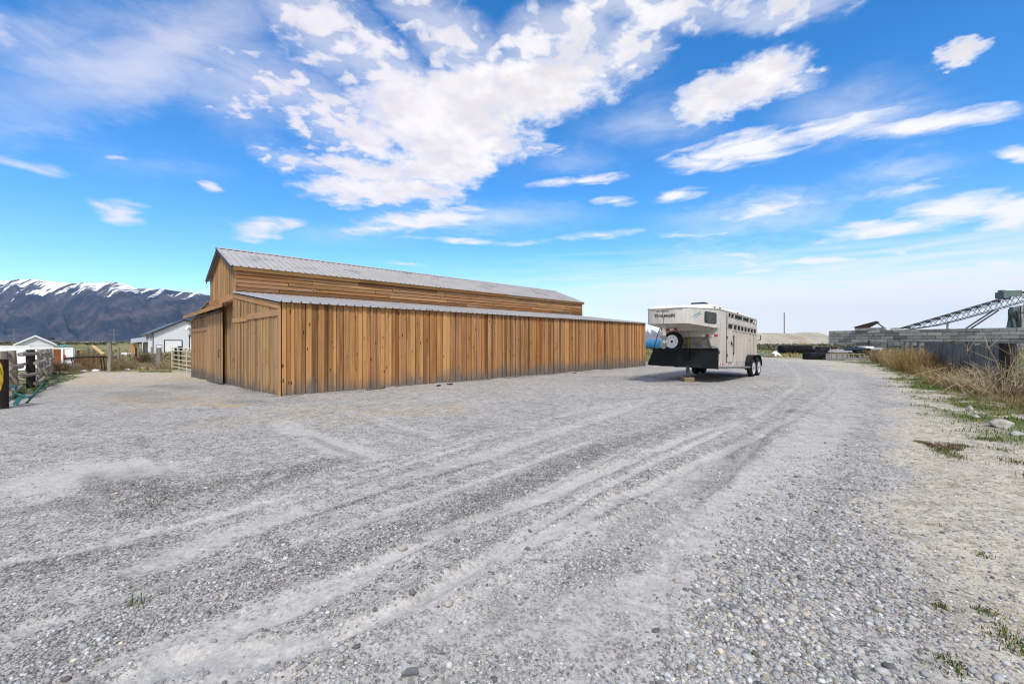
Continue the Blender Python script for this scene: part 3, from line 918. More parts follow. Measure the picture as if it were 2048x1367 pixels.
def mountain(name, y0, yr, y1, sil, x0, x1, nx, ny, mat, rough=1.0, seed=0, spur=800.0):
    X = np.linspace(x0, x1, nx)
    T = np.linspace(0, 1, ny)
    XX, TT = np.meshgrid(X, T, indexing='ij')
    Y = y0 + (y1 - y0) * TT
    t1 = np.clip((Y - y0) / (yr - y0), 0, 1)
    t2 = np.clip((Y - yr) / (y1 - yr), 0, 1)
    WX = XX * yr
    top = np.interp(XX.ravel() * FOC + CX, [q[0] for q in sil], [q[1] for q in sil]).reshape(XX.shape)
    H = np.maximum(HY - top, 0) / FOC * yr + CAMH
    wob = (fbm(WX / 1500, Y / 1500, seed + 3) - 0.5) * 900
    rid = 1 - np.abs(2 * fbm((WX + wob + 0.28 * Y) / spur, Y / (spur * 4.5), seed, 5) - 1)
    rid = np.clip((rid - 0.45) / 0.5, 0, 1)
    rid2 = fbm(WX / 170, Y / 240, seed + 9, 5) - 0.5
    prof = np.where(Y <= yr, t1 ** 1.25, (1 - t2) ** 1.2)
    env = np.where(Y <= yr, np.minimum(1, 5 * t1) * np.minimum(1, (1 - t1) * 3.2 + 0.12), np.minimum(1, t2 * 2 + 0.05) * (1 - t2))
    Z = H * (prof * (1 - 0.04 * env) + env * (rid - 0.62) * 0.26 * rough + env * rid2 * 0.16 * rough)
    Z = Z + H * 0.035 * rough * (fbm(WX / 330, Y / 900, seed + 21, 5) - 0.5) * np.clip(prof, 0, 1)
    Z = np.maximum(Z, -20 + 0 * Z)
    Z[:, 0] = -25
    Z[:, -1] = -25
    V = np.stack([XX * Y, Y, Z], -1).reshape(-1, 3)
    i = np.arange(nx - 1)[:, None] * ny
    j = np.arange(ny - 1)[None, :]
    Fc = np.stack([i + j, i + ny + j, i + ny + j + 1, i + j + 1], -1).reshape(-1, 4)
    o = np_mesh(name, V, Fc, mat, True, {'gully': ('FLOAT', (1 - rid).ravel())})
    o['kind'] = 'structure'
    return o


NEAR_SIL = [(-900, 640), (-500, 600), (-250, 575), (-60, 566), (0, 561), (35, 558), (65, 556.5), (85, 559), (120, 563), (150, 566), (185, 564), (228, 562), (245, 566), (275, 576), (300, 577), (330, 578), (365, 583), (420, 589), (520, 600), (700, 628), (850, 655), (980, 680), (1024, 684)]
mountain('mountain', 5600, 8000, 10500, NEAR_SIL, -2.3, 0.0, 620, 190, mountain_mat('mountain_slope', 945, 250, (0.024, 0.028, 0.040), (0.082, 0.070, 0.074)))
FAR_SIL = [(700, 684), (900, 674), (1050, 664), (1180, 657), (1270, 651), (1300, 653), (1330, 649), (1400, 654), (1480, 668), (1600, 682), (1650, 684)]
mountain('far_mountain', 12800, 14600, 15800, FAR_SIL, -0.35, 0.75, 300, 60, mountain_mat('far_slope', 330, 130, (0.16, 0.14, 0.13), (0.22, 0.18, 0.14)), 0.9, 40, 900.0)

# ------------------------------------------------------------------ the barn
barn = thing('barn', 'long brown timber barn with raised middle and grey metal roofs', 'barn', (BC[0], BC[1], 0), math.atan2(LX[1], LX[0]))
LEN, LENU = 19.64, 21.2
S0, S1, SR, SE = 5.75, 11.0, 8.375, 16.6     # walls of the raised middle, its ridge, far side
ZE, ZJ, ZU, ZR = 2.56, 3.30, 4.30, 5.30      # eaves of lean-to, where it meets the middle, upper eaves, ridge


def floor_at(s):
    return -0.031 * s - 0.06


def board_wall(o, axis, out, total, ztop, zbot, wmin, wmax, batten=0.0, alternate=True, raw=None, tintf=None):
    """vertical boards side by side; o start, axis direction, out the outward direction"""
    mb = MB()
    axis, out, o = Vector(axis), Vector(out), Vector(o)
    x, k = 0.0, 0
    while x < total - 0.02:
        w = min(rng.uniform(wmin, wmax), total - x)
        if total - x - w < 0.05:
            w = total - x
        d = (0.021 if k % 2 else 0.0) if alternate else rng.choice((0, 0, 0.006, 0.012))
        d += rng.uniform(0, 0.003)
        zt = min(ztop(x), ztop(x + w)) if callable(ztop) else ztop
        if raw:
            zt += rng.uniform(*raw)
        zb = zbot(x) if callable(zbot) else zbot
        ov = -rng.uniform(0.0045, 0.0085)
        tn = min(1, max(0, rng.gauss(0.5, 0.30)))
        if tintf:
            tn = tintf(x, tn)
        lean = rng.uniform(-0.004, 0.004)
        mb.obox(o + axis * (x - ov) + out * d + Vector((0, 0, zb)), Vector((0, 0, zt - zb)) + axis * lean, axis * (w + 2 * ov), out * 0.02, tn)
        if batten and rng.random() < batten:
            bw = rng.uniform(0.03, 0.055)
            mb.obox(o + axis * (x + w - bw / 2) + out * (d + 0.024) + Vector((0, 0, zb)), (0, 0, zt - zb), axis * bw, out * 0.012, min(1, max(0, rng.gauss(0.45, 0.25))))
        x += w
        k += 1
    return mb


# long wall facing the yard
board_wall((0, 0, 0), (1, 0, 0), (0, -1, 0), LEN, ZE, -0.08, 0.095, 0.185).build('wall', M['wood_long'], barn)
b = MB()  # near-black sheets added behind the boards, so gaps look like unlit interior
b.obox((0.03, 0.012, -0.2), (LEN - 0.06, 0, 0), (0, 0, ZE + 0.15), (0, 0.03, 0))
b.obox((0.032, 0.06, -0.55), (0, SE - 0.12, 0), (0, 0, 2.9), (0.03, 0, 0))
b.obox((0.14, S0 + 0.06, 2.3), (0, S1 - S0 - 0.12, 0), (0, 0, 2.0), (0.03, 0, 0))
b.obox((0.1, S0 + 0.03, 3.0), (LENU - 0.2, 0, 0), (0, 0, 1.25), (0, 0.03, 0))
b.obox((LEN - 0.05, 0.06, -0.2), (0, SE - 0.12, 0), (0, 0, 2.75), (0.03, 0, 0))
b.build('dark_backing', M['inside'], barn)
# near lean-to front
zl = lambda s: ZE + (ZJ - ZE) * s / S0 - 0.03
board_wall((0, 0, 0), (0, 1, 0), (-1, 0, 0), 5.95, zl, lambda s: floor_at(s), 0.10, 0.2, 0.5, False).build('wall', M['wood_gable'], barn)
# middle front: lower and upper boards, beam between
zg = lambda s: ZU - 0.06 + (ZR - ZU) * (1 - abs(s + S0 - SR) / (SR - S0))
fr = board_wall((0.05, 5.98, 0), (0, 1, 0), (-1, 0, 0), 1.22, 3.2, lambda s: floor_at(s + 5.98), 0.10, 0.17, 0.3, True)
fr2 = board_wall((0.05, 7.45, 0), (0, 1, 0), (-1, 0, 0), 3.55, 3.2, lambda s: floor_at(s + 7.45), 0.12, 0.19, 0.0, True)
nb_ = len(fr.v)
fr.v += fr2.v
fr.gc += fr2.gc
fr.ti += fr2.ti
fr.f += [tuple(i + nb_ for i in f) for f in fr2.f]
fr.build('wall', M['wood_gable'], barn)
board_wall((0.05, S0, 0), (0, 1, 0), (-1, 0, 0), S1 - S0, zg, 3.2, 0.12, 0.2, 0.5, False).build('gable', M['wood_gable'], barn)
b = MB()
b.obox((-0.02, S0 + 0.2, 3.08), (0, 2.6, 0), (0, 0, 0.2), (0.05, 0, 0), 0.6)
b.obox((-0.022, S0 + 2.8, 3.09), (0, 2.4, 0), (0, 0, 0.2), (0.05, 0, 0), 0.35)
b.build('beam', M['wood_trim'], barn)
# far lean-to front, its boards cut unevenly at the top
zl2 = lambda s: ZJ + (ZE - ZJ) * s / (SE - S1) - 0.06
board_wall((0, S1, 0), (0, 1, 0), (-1, 0, 0), SE - S1, zl2, lambda s: floor_at(s + S1), 0.12, 0.2, 0.35, False, raw=(-0.02, 0.12)).build('wall', M['wood_gable'], barn)
# the walls nobody sees from the yard
board_wall((0, SE, 0), (1, 0, 0), (0, 1, 0), LEN, ZE, -0.6, 0.16, 0.24).build('wall', M['wood_gable'], barn)
board_wall((LEN, 0, 0), (0, 1, 0), (1, 0, 0), SE, lambda s: ZE + (ZJ - ZE) * min(1, min(s, SE - s) / S0) - 0.03, -0.1, 0.16, 0.24).build('wall', M['wood_gable'], barn)
board_wall((LENU, S0, 0), (0, 1, 0), (1, 0, 0), S1 - S0, zg, 0.0, 0.14, 0.2).build('gable', M['wood_upper'], barn)


def lap_wall(y, out, z0, z1, x0, x1):
    mb = MB()
    rows = 7
    h = (z1 - z0) / rows
    for r_ in range(rows):
        x = x0
        first = True
        while x < x1 - 0.1:
            l_ = rng.uniform(1.1, 2.2) if first and r_ % 2 else rng.uniform(2.4, 4.2)
            first = False
            l_ = min(l_, x1 - x)
            if x1 - x - l_ < 0.5:
                l_ = x1 - x
            tn = min(1, max(0, rng.gauss(0.46, 0.17)))
            if r_ < 2:
                tn *= 0.3
            mb.obox((x, y + out * (0.022 + 0.012 * rng.random()), z0 + h * r_ + rng.uniform(-.004, .004)), (l_ - 0.022, 0, 0), (0, -out * 0.024, h - 0.007), (0, out * 0.02, 0), tn)
            x += l_
    return mb


lap_wall(S0, -1, 3.22, 4.28, 0.02, LENU).build('clerestory_wall', M['wood_upper'], barn)
lap_wall(S1, 1, 3.22, 4.28, 0.02, LENU).build('clerestory_wall', M['wood_upper'], barn)
b = MB()
x = -0.08
while x < LENU:
    l_ = min(rng.uniform(3.5, 5), LENU + 0.1 - x)
    b.obox((x, S0 - 0.11, 4.115 + rng.uniform(-.006, .006)), (l_ - 0.01, 0, 0), (0, 0, 0.17), (0, 0.045, 0), rng.choice((0.55, 0.7, 0.3)))
    x += l_
b.build('fascia', M['wood_trim'], barn)


def metal_roof(x0, x1, y0, z0, y1, z1, rib=0.25):
    """ribbed sheet: eave at (y0,z0), top at (y1,z1), ribs run up the slope"""
    mb = MB()
    n = Vector((0, -(z1 - z0), (y1 - y0)))
    n = n.normalized() if n.z > 0 else -n.normalized()
    prof = [(x0, 0.0)]
    x = x0 + 0.04
    while x < x1 - 0.06:
        prof += [(x, 0), (x + 0.008, 0.04), (x + 0.034, 0.04), (x + 0.042, 0)]
        x += rib
    prof.append((x1, 0))
    vs = []
    for (xx, h) in prof:
        for (yy, zz) in ((y0, z0), (y1, z1)):
            vs.append(Vector((xx, yy, zz)) + n * h)
    for (xx, h) in prof:
        for (yy, zz) in ((y0, z0), (y1, z1)):
            vs.append(Vector((xx, yy, zz)) + n * (h - 0.012))
    k = len(prof)
    fs = []
    for i in range(k - 1):
        fs.append((2 * i, 2 * i + 2, 2 * i + 3, 2 * i + 1))
        o_ = 2 * k
        fs.append((o_ + 2 * i, o_ + 2 * i + 1, o_ + 2 * i + 3, o_ + 2 * i + 2))
        fs.append((2 * i, o_ + 2 * i, o_ + 2 * i + 2, 2 * i + 2))
        fs.append((2 * i + 1, 2 * i + 3, o_ + 2 * i + 3, o_ + 2 * i + 1))
    fs.append((0, 1, 2 * k + 1, 2 * k))
    fs.append((2 * k - 2, 4 * k - 2, 4 * k - 1, 2 * k - 1))
    mb.add(vs, fs)
    return mb


sl = (ZR - ZU) / (SR - S0)
ro = metal_roof(-0.16, LENU + 0.16, S0 - 0.2, ZU - sl * 0.2 + 0.03, SR, ZR + 0.03).build('roof', M['roof_metal'], barn)
ro2 = metal_roof(-0.16, LENU + 0.16, S1 + 0.2, ZU - sl * 0.2 + 0.03, SR, ZR + 0.03).build('roof', M['roof_metal'], barn)
b = MB()
b.obox((-0.18, SR - 0.14, ZR + 0.006), (LENU + 0.36, 0, 0), (0, 0.14, 0.055), (0, 0, 0.014))
b.obox((-0.18, SR, ZR + 0.061), (LENU + 0.36, 0, 0), (0, 0.14, -0.055), (0, 0, 0.014))
b.build('ridge_cap', M['roof_metal'], ro)
sl2 = (ZJ - ZE) / S0
lr = metal_roof(-0.10, LEN + 0.10, -0.14, ZE + 0.02 - sl2 * 0.14, S0 - 0.035, ZJ + 0.01).build('lean_to_roof', M['roof_metal'], barn)
lr2 = metal_roof(-0.10, LEN + 0.10, SE + 0.14, ZE + 0.02 - sl2 * 0.14, S1 + 0.035, ZJ + 0.01).build('lean_to_roof', M['roof_metal'], barn)
# rake boards at the near end, corner board, mid-height trim
b = MB()
b.obox((-0.055, 0.02, ZE - 0.19), (0, 5.72, 0.72), (0, 0, 0.165), (0.03, 0, 0), 0.55)
b.build('rake_board', M['wood_trim'], barn)
b = MB()
rk = sl * (SR - S0 + 0.1)
b.obox((-0.13, S0 - 0.12, ZU - sl * 0.12 - 0.13), (0, SR - S0 + 0.1, rk), (0, 0, 0.11), (0.03, 0, 0), 0.4)
b.obox((-0.13, S1 + 0.12, ZU - sl * 0.12 - 0.13), (0, -(SR - S0 + 0.1), rk), (0, 0, 0.11), (0.03, 0, 0), 0.3)
b.build('rake_board', M['metal_dark'], barn)
b = MB()
b.obox((-0.058, -0.03, -0.08), (0, 0, ZE - 0.02), (0, 0.15, 0), (0.032, 0, 0), 0.75)
b.build('corner_board', M['wood_trim'], barn)
b = MB()
b.obox((-0.058, 0.13, 2.2), (0, 3.45, 0.01), (0, 0, 0.17), (0.028, 0, 0), 0.7)
b.build('trim_board', M['wood_trim'], barn)
b = MB()
b.obox((-0.056, 3.59, 2.17), (0, 2.3, 0.0), (0, 0, 0.17), (0.028, 0, 0), 0.45)
b.build('trim_board', M['wood_trim'], barn)
b = MB()
b.obox((-0.056, 11.05, 2.0), (0, 5.6, 0.0), (0, 0, 0.17), (0.028, 0, 0), 0.6)
b.build('trim_board', M['wood_trim'], barn)
# hood over the sliding door and its track
b = MB()
b.obox((-0.02, 5.97, 3.02), (0, 10.7, -0.02), (-0.34, 0, -0.13), (0, 0, 0.03), 0.5)
b.obox((-0.38, 5.97, 2.76), (0, 10.7, -0.02), (0, 0, 0.15), (0.03, 0, 0), 0.6)
b.build('door_hood', M['wood_gable'], barn)
b = MB()
b.obox((-0.19, 7.3, 2.665), (0, 6.6, 0), (0, 0, 0.06), (0.07, 0, 0))
b.build('door_track', M['metal_dark'], barn)
dm = board_wall((-0.09, 7.45, 0), (0, 1, 0), (-1, 0, 0), 3.5, 2.66, lambda s: floor_at(s + 7.45) + 0.10, 0.15, 0.27, 0.0, False)
door = dm.build('door', M['wood_gable'], barn)
b = MB()
b.tube([(-0.13, 7.72, 0.86), (-0.185, 7.72, 0.88), (-0.185, 7.72, 1.14), (-0.13, 7.72, 1.16)], 0.014, 6)
b.build('handle', M['metal_dark'], door)

# ------------------------------------------------------------------ the horse trailer
M['tr_body'] = pm('trailer_paint', (0.52, 0.48, 0.43), (0.44, 0.405, 0.365), 2.5, 0.42, c3=(0.30, 0.25, 0.19), s3=2.2, t3=(0.50, 0.74), stretch=(1.6, 1.6, 0.28))
M['tr_nose'] = pm('trailer_nose_paint', (0.54, 0.52, 0.48), (0.45, 0.43, 0.395), 2.0, 0.42, c3=(0.30, 0.25, 0.17), s3=2.2, t3=(0.50, 0.74), stretch=(1.8, 1.8, 0.22))
M['tr_roof'] = pm('trailer_roof', (0.72, 0.71, 0.68), (0.62, 0.60, 0.56), 1.5, 0.4, c3=(0.48, 0.36, 0.20), s3=0.9, t3=(0.60, 0.75))
M['rubber'] = pm('tyre_rubber', (0.012, 0.012, 0.012), (0.02, 0.02, 0.02), 6, 0.8, bump=0.002, spec=0.2)
M['black_plate'] = pm('black_guard', (0.008, 0.009, 0.010), (0.013, 0.016, 0.018), 2, 0.6, spec=0.18, c3=(0.03, 0.034, 0.036), s3=1.2, t3=(0.5, 0.75))
M['rim'] = pm('rim_paint', (0.86, 0.86, 0.86), (0.78, 0.78, 0.78), 5, 0.4, 0.2)
M['chrome'] = pm('steel_rim', (0.72, 0.72, 0.73), (0.55, 0.55, 0.56), 5, 0.35, 0.35)
M['glass'] = pm('dark_glass', (0.022, 0.026, 0.028), (0.05, 0.055, 0.055), 2.5, 0.2, spec=0.18, c3=(0.10, 0.085, 0.03), s3=2.0)
M['slot'] = pm('slot_dark', (0.010, 0.010, 0.011), (0.025, 0.026, 0.028), 3, 0.6, spec=0.1)
M['tape_red'] = pm('red_tape', (0.45, 0.02, 0.025), (0.36, 0.02, 0.02), 4, 0.4)
M['tape_white'] = pm('white_tape', (0.80, 0.80, 0.80), (0.7, 0.7, 0.7), 4, 0.4)
M['teal'] = pm('teal_decal', (0.02, 0.23, 0.22), (0.03, 0.28, 0.26), 4, 0.4)
M['letter'] = pm('lettering', (0.02, 0.025, 0.03), (0.04, 0.04, 0.05), 9, 0.5)
M['marker'] = pm('amber_marker', (0.35, 0.09, 0.03), (0.25, 0.06, 0.02), 4, 0.3)
M['grey_steel'] = pm('grey_steel', (0.22, 0.225, 0.23), (0.15, 0.15, 0.155), 4, 0.5, 0.4, c3=(0.18, 0.09, 0.05), s3=3, t3=(0.62, 0.72))
M['jack'] = pm('jack_steel', (.06, .058, .055), (.035, .033, .031), 6, .8, spec=.2, c3=(.12, .10, .08), s3=4)
M['yellow_pipe'] = pm('yellow_pipe', (0.50, 0.30, 0.03), (0.42, 0.25, 0.03), 4, 0.5)
TP = R(2.1)
tr = thing('horse_trailer', 'dirty white gooseneck horse trailer with spare wheel under its nose', 'trailer', (7.36, 15.0, 0.0), math.atan2(0.729, 0.6845))
tr.rotation_euler = (0, TP, math.atan2(0.729, 0.6845))
TL, TW = 5.2, 2.0
# body shell: side walls, rear wall, floor
b = MB()
b.obox((0.0, 0.0, 0.53), (TL, 0, 0), (0, 0, 2.12), (0, 0.04, 0))
b.obox((0.0, TW - 0.04, 0.53), (TL, 0, 0), (0, 0, 2.12), (0, 0.04, 0))
b.obox((TL - 0.04, 0.042, 0.53), (0, TW - 0.084, 0), (0, 0, 2.12), (0.04, 0, 0))
b.obox((0.3, 0.042, 0.56), (TL - 0.36, 0, 0), (0, TW - 0.084, 0), (0, 0, 0.05))
b.build('body', M['tr_body'], tr, bevel=0.006)
b = MB()   # vertical ribs of the side
for i in range(9):
    xx = 1.2 + i * 0.5
    if xx < TL - 0.08:
        b.obox((xx, -0.05, 0.78 if xx < 3.3 else 1.08), (0, 0, (1.96 - (0.78 if xx < 3.3 else 1.08))), (0.045, 0, 0), (0, 0.049, 0))
b.obox((TL - 0.06, -0.02, 0.53), (0, 0, 2.1), (0.06, 0, 0), (0, 0.019, 0))
b.obox((0.98, -0.022, 2.225), (TL - 1.06, 0, 0), (0, 0, 0.20), (0, 0.021, 0))
b.obox((0.98, -0.03, 1.97), (TL - 1.06, 0, 0), (0, 0, 0.035), (0, 0.029, 0))
b.build('side_rib', M['tr_body'], tr, bevel=0.004)
# front wall, set back under the nose, and header with gussets
b = MB()
b.obox((0.30, 0.042, 1.1), (0, TW - 0.084, 0), (0, 0, 0.92), (0.03, 0, 0))
b.build('front_wall', M['tr_body'], tr)
b = MB()
b.obox((-0.01, 0.0, 1.66), (0, TW, 0), (0, 0, 0.33), (0.035, 0, 0))
b.prism([(-0.012, 0.0, 1.1), (-0.012, 0.16, 1.1), (-0.012, 0.36, 1.66), (-0.012, 0.0, 1.66)], (0.03, 0, 0))
b.prism([(-0.012, TW, 1.1), (-0.012, TW - 0.16, 1.1), (-0.012, TW - 0.36, 1.66), (-0.012, TW, 1.66)], (0.03, 0, 0))
b.build('front_header', M['tr_body'], tr)
# nose
plan = [(0.0, 0.0), (-1.95, 0.342), (-2.03, 0.375), (-2.08, 0.44), (-2.15, 0.70), (-2.17, 1.2), (-2.15, 1.60), (-2.10, 1.68), (-2.02, 1.72), (0.0, 2.0)]
zb_ = lambda a: 1.97 + 0.05 * min(1, -a / 2.0)
zt_ = lambda a: 2.65 - 0.115 * min(1, -a / 2.0)
b = MB()
n_ = len(plan)
vs = [(a, w, zb_(a)) for a, w in plan] + [(a, w, zt_(a)) for a, w in plan]
fs = [(i, i + n_, i + 1 + n_, i + 1) for i in range(n_ - 1)] + [tuple(range(n_)), tuple(range(2 * n_ - 1, n_ - 1, -1))]
b.add(vs, fs)
b.build('nose', M['tr_nose'], tr, smooth=True)
# roof: lofted, rolled at its edges
b = MB()
secs = [(-2.19, 0.80, 1.50, 2.52, 2.56), (-2.15, 0.52, 1.66, 2.53, 2.60), (-2.05, 0.36, 1.74, 2.53, 2.635), (-1.8, 0.30, 1.76, 2.54, 2.66), (-1.4, 0.235, 1.82, 2.56, 2.70),
        (-0.75, 0.115, 1.91, 2.60, 2.76), (-0.35, 0.04, 1.96, 2.62, 2.84), (-0.05, -0.02, 2.02, 2.64, 2.87), (TL * 0.5, -0.02, 2.02, 2.645, 2.88), (TL - 0.15, -0.02, 2.02, 2.645, 2.86), (TL + 0.03, 0.02, 1.98, 2.63, 2.76)]
K = 18
vs, fs = [], []
for (a, w0, w1, ze, zc) in secs:
    for k in range(K + 1):
        q = -1 + 2 * k / K
        q = math.copysign(1 - (1 - abs(q)) ** 1.7, q)
        vs.append((a, (w0 + w1) / 2 + q * (w1 - w0) / 2, ze + (zc - ze) * max(0, 1 - abs(q) ** 4) ** 0.5))
for i in range(len(secs) - 1):
    for k in range(K):
        p0 = i * (K + 1) + k
        fs.append((p0, p0 + K + 1, p0 + K + 2, p0 + 1))
fs.append(tuple(range(K + 1)))
fs.append(tuple(range((len(secs) - 1) * (K + 1) + K, (len(secs) - 1) * (K + 1) - 1, -1)))
for i in range(len(secs) - 1):
    fs.append((i * (K + 1), i * (K + 1) + K, (i + 1) * (K + 1) + K, (i + 1) * (K + 1)))
b.add(vs, fs)
b.build('roof', M['tr_roof'], tr, smooth='all')
b = MB()
b.prism([(0.55, 0.72, 2.84), (0.62, 0.72, 3.02), (1.05, 0.72, 3.03), (1.25, 0.72, 2.84)], (0, 0.5, 0))
b.build('roof_vent', M['black_plate'], tr, bevel=0.02)
# window in the side of the nose
def nose_pt(f, z, out=0.0):
    a = -1.95 * f
    w = 0.342 * f
    nrm = Vector((-0.173, -0.985, 0))
    return Vector((a, w, z)) + nrm * out


def rrect(x0, x1, z0, z1, r_, fn, n=5):
    pts = []
    for (cx, cz, a0) in ((x1 - r_, z1 - r_, 0), (x0 + r_, z1 - r_, 90), (x0 + r_, z0 + r_, 180), (x1 - r_, z0 + r_, 270)):
        for k in range(n):
            a = R(a0 + 90 * k / (n - 1))
            pts.append(fn(cx + r_ * math.cos(a), cz + r_ * math.sin(a)))
    return pts


nf = lambda q, z: nose_pt(q, z, 0.004)
b = MB()
b.prism(rrect(0.10, 0.50, 2.11, 2.50, 0.045, nf), Vector((-0.173, -0.985, 0)) * 0.018)
wn_ = b.build('window', M['black_trim'], tr)
b = MB()
b.prism(rrect(0.117, 0.483, 2.14, 2.47, 0.035, lambda q, z: nose_pt(q, z, 0.023)), Vector((-0.173, -0.985, 0)) * 0.006)
b.build('pane', M['glass'], wn_)
# zigzag stripe decal
b = MB()
for (pts) in ([(0.60, 2.47), (0.72, 2.41), (0.93, 2.21), (0.82, 2.29), (0.72, 2.36)], [(0.56, 2.42), (0.66, 2.37), (0.82, 2.20), (0.74, 2.26), (0.70, 2.31)]):
    b.prism([nose_pt(q, z, 0.002) for q, z in pts], Vector((-0.173, -0.985, 0)) * 0.003)
b.build('stripe_decal', M['teal'], tr)


def lettering(txt, size, name, mat, parent, loc, rot, bold=0.006):
    cu = bpy.data.curves.new('lettering_curve', 'FONT')
    cu.body = txt
    cu.size = size
    cu.extrude = 0.002
    cu.offset = bold
    cu.align_x = 'CENTER'
    tmp = bpy.data.objects.new('lettering_tmp', cu)
    COL.objects.link(tmp)
    dg = bpy.context.evaluated_depsgraph_get()
    me = bpy.data.meshes.new_from_object(tmp.evaluated_get(dg))
    bpy.data.objects.remove(tmp)
    me.materials.clear()
    me.materials.append(mat)
    o = bpy.data.objects.new(name, me)
    COL.objects.link(o)
    o.parent = parent
    o.location = loc
    o.rotation_euler = rot
    return o


# letters of uneven height on the front of the nose
lt = lettering("TRAILMANN", 0.128, 'lettering', M['letter'], tr, (-2.172, 1.06, 2.235), (R(90), 0, R(-90)), 0.0022)
_v = np.zeros(len(lt.data.vertices) * 3, np.float32)
lt.data.vertices.foreach_get('co', _v)
_v = _v.reshape(-1, 3)
_x0, _x1 = _v[:, 0].min(), _v[:, 0].max()
_q = (_v[:, 0] - _x0) / (_x1 - _x0)
_v[:, 1] = _v[:, 1] * (1.0 + 0.5 * np.abs(_q - 0.45)) - 0.008 * np.sin(_q * 19)
_v[:, 0] += 0.04 * _v[:, 1] * np.sin(_q * 27)
lt.data.vertices.foreach_set('co', _v.ravel())
b = MB()
b.tube([(-2.18, 0.90, 2.475), (-2.18, 1.34, 2.48)], 0.02, 8)
b.build('grab_handle', M['tr_body'], tr)
b = MB()
b.tube([(-2.185, 1.12, 2.46), (-2.182, 1.11, 2.3), (-2.182, 1.085, 2.18), (-2.17, 1.10, 2.03)], 0.006, 5)
b.build('cable', M['black_trim'], tr)
# reflective tape
def tape(org, step, size, n, first_red, out):
    """white reflective strip with red patches"""
    org, step, size, out = map(Vector, (org, step, size, out))
    q = MB()
    q.obox(org, step * n, size, out)
    strip = q.build('reflective_tape', M['tape_white'], tr)
    for k in range(n):
        if (k % 2 == 0) == first_red:
            q = MB()
            q.obox(org + step * (k + .02) + out * 1.0, step * .94, size, out * .4)
            q.build('red_patch', M['tape_red'], strip)


tape((-0.012, 0.02, 1.67), (0, .145, 0), (0, 0, .075), 4, True, (-.004, 0, 0))
tape((-0.452, 1.30, 1.885), (0, .145, 0), (0, 0, .075), 4, True, (-.004, 0, 0))
for a0 in (0.08, 0.96, 1.72):
    tape((a0, -0.001, 0.66), (.11, 0, 0), (0, 0, .065), 4, False, (0, -.005, 0))
bb_ = MB()
bb_.obox((-0.45, 0.2, 1.87), (0.06, 0, 0), (0, 1.75, 0), (0, 0, 0.11))
bb_.build('nose_beam', M['tr_body'], tr)
# marker lights
for (a, w, z) in ((-0.32, 0.035, 2.70), (0.06, -0.03, 2.70), (2.2, -0.035, 2.695)):
    b = MB()
    b.obox((a - 0.045, w - 0.015, z - 0.02), (0.09, 0, 0), (0, 0, 0.045), (0, 0.05, 0))
    b.build('marker_light', M['marker'], tr, bevel=0.008)
# openings of the side, upper row glazed, lower row open
def slot(a0, a1, z0, z1, mat='slot'):
    b = MB()
    b.obox((a0, -0.012, z0), (a1 - a0, 0, 0), (0, 0, z1 - z0), (0, 0.011, 0))
    o = b.build('side_window', M[mat], tr)
    f = MB()
    e_ = 0.012
    for (x_, z_, w_, h_) in ((a0 - e_, z0 - e_, a1 - a0 + 2 * e_, e_), (a0 - e_, z1, a1 - a0 + 2 * e_, e_), (a0 - e_, z0, e_, z1 - z0), (a1, z0, e_, z1 - z0)):
        f.obox((x_, -0.03, z_), (w_, 0, 0), (0, 0, h_), (0, 0.029, 0))
    f.build('frame', M['tr_body'], o)


for (a0, a1) in ((1.02, 1.3), (1.36, 1.72), (1.82, 2.85), (2.95, 3.85), (3.95, 5.1)):
    slot(a0, a1, 2.455, 2.60)
slot(1.0, 1.56, 2.03, 2.19)
aa_ = 1.70
for k in range(7):
    slot(aa_, aa_ + 0.40, 2.03, 2.19)
    aa_ += 0.485
b = MB()
for (a0, pts) in ((4.45, [(0, 0), (0.05, 0.0), (0.16, 0.10), (0.16, 0.02), (0.24, 0.02), (0.24, 0.125), (0.12, 0.125)]), (4.8, [(0, 0), (0.22, 0.0), (0.22, 0.125), (0.14, 0.125), (0.1, 0.05), (0.08, 0.125), (0, 0.125)])):
    b = MB()
    b.prism([(a0 + x_, -0.016, 2.465 + z_) for x_, z_ in pts], (0, -0.003, 0))
    b.build('lettering', M['tape_white'], tr)
# side door
b = MB()
b.obox((0.90, -0.024, 0.75), (0.72, 0, 0), (0, 0, 1.22), (0, 0.022, 0))
dr = b.build('door', M['tr_body'], tr, bevel=0.006)
b = MB()
for (x_, z_, w_, h_) in ((0.885, 0.735, 0.012, 1.82), (1.622, 0.735, 0.012, 1.25), (0.897, 0.735, 0.725, 0.012)):
    b.obox((x_, -0.018, z_), (w_, 0, 0), (0, 0, h_), (0, 0.017, 0))
b.build('door_seal', M['black_trim'], dr)
b = MB()
b.obox((1.30, -0.045, 1.42), (0.14, 0, 0), (0, 0, 0.12), (0, 0.02, 0))
b.tube([(1.37, -0.06, 1.45), (1.5, -0.07, 1.42), (1.6, -0.06, 1.43)], 0.018, 6)
b.build('handle', M['metal_dark'], dr)
b = MB()
b.tube([(1.68, -0.05, 1.05), (1.68, -0.05, 1.78)], 0.012, 6)
b.box((1.68, -0.035, 1.74), (0.04, 0.03, 0.07))
b.box((1.68, -0.035, 1.10), (0.04, 0.03, 0.07))
b.build('latch_bar', M['metal_dark'], tr)
for z in (0.95, 1.62):
    b = MB()
    b.tube([(0.885, -0.035, z), (0.885, -0.035, z + 0.1)], 0.014, 6)
    b.build('hinge', M['metal_dark'], tr)
for (a, z) in ((2.3, 1.75), (3.95, 1.68)):
    b = MB()
    b.lathe([(0, 0.035), (0.012, 0.035), (0.012, 0.022), (0.0, 0.022)], (a, -0.025, z), (0, 1, 0), 12, False)
    b.build('tie_ring', M['grey_steel'], tr)
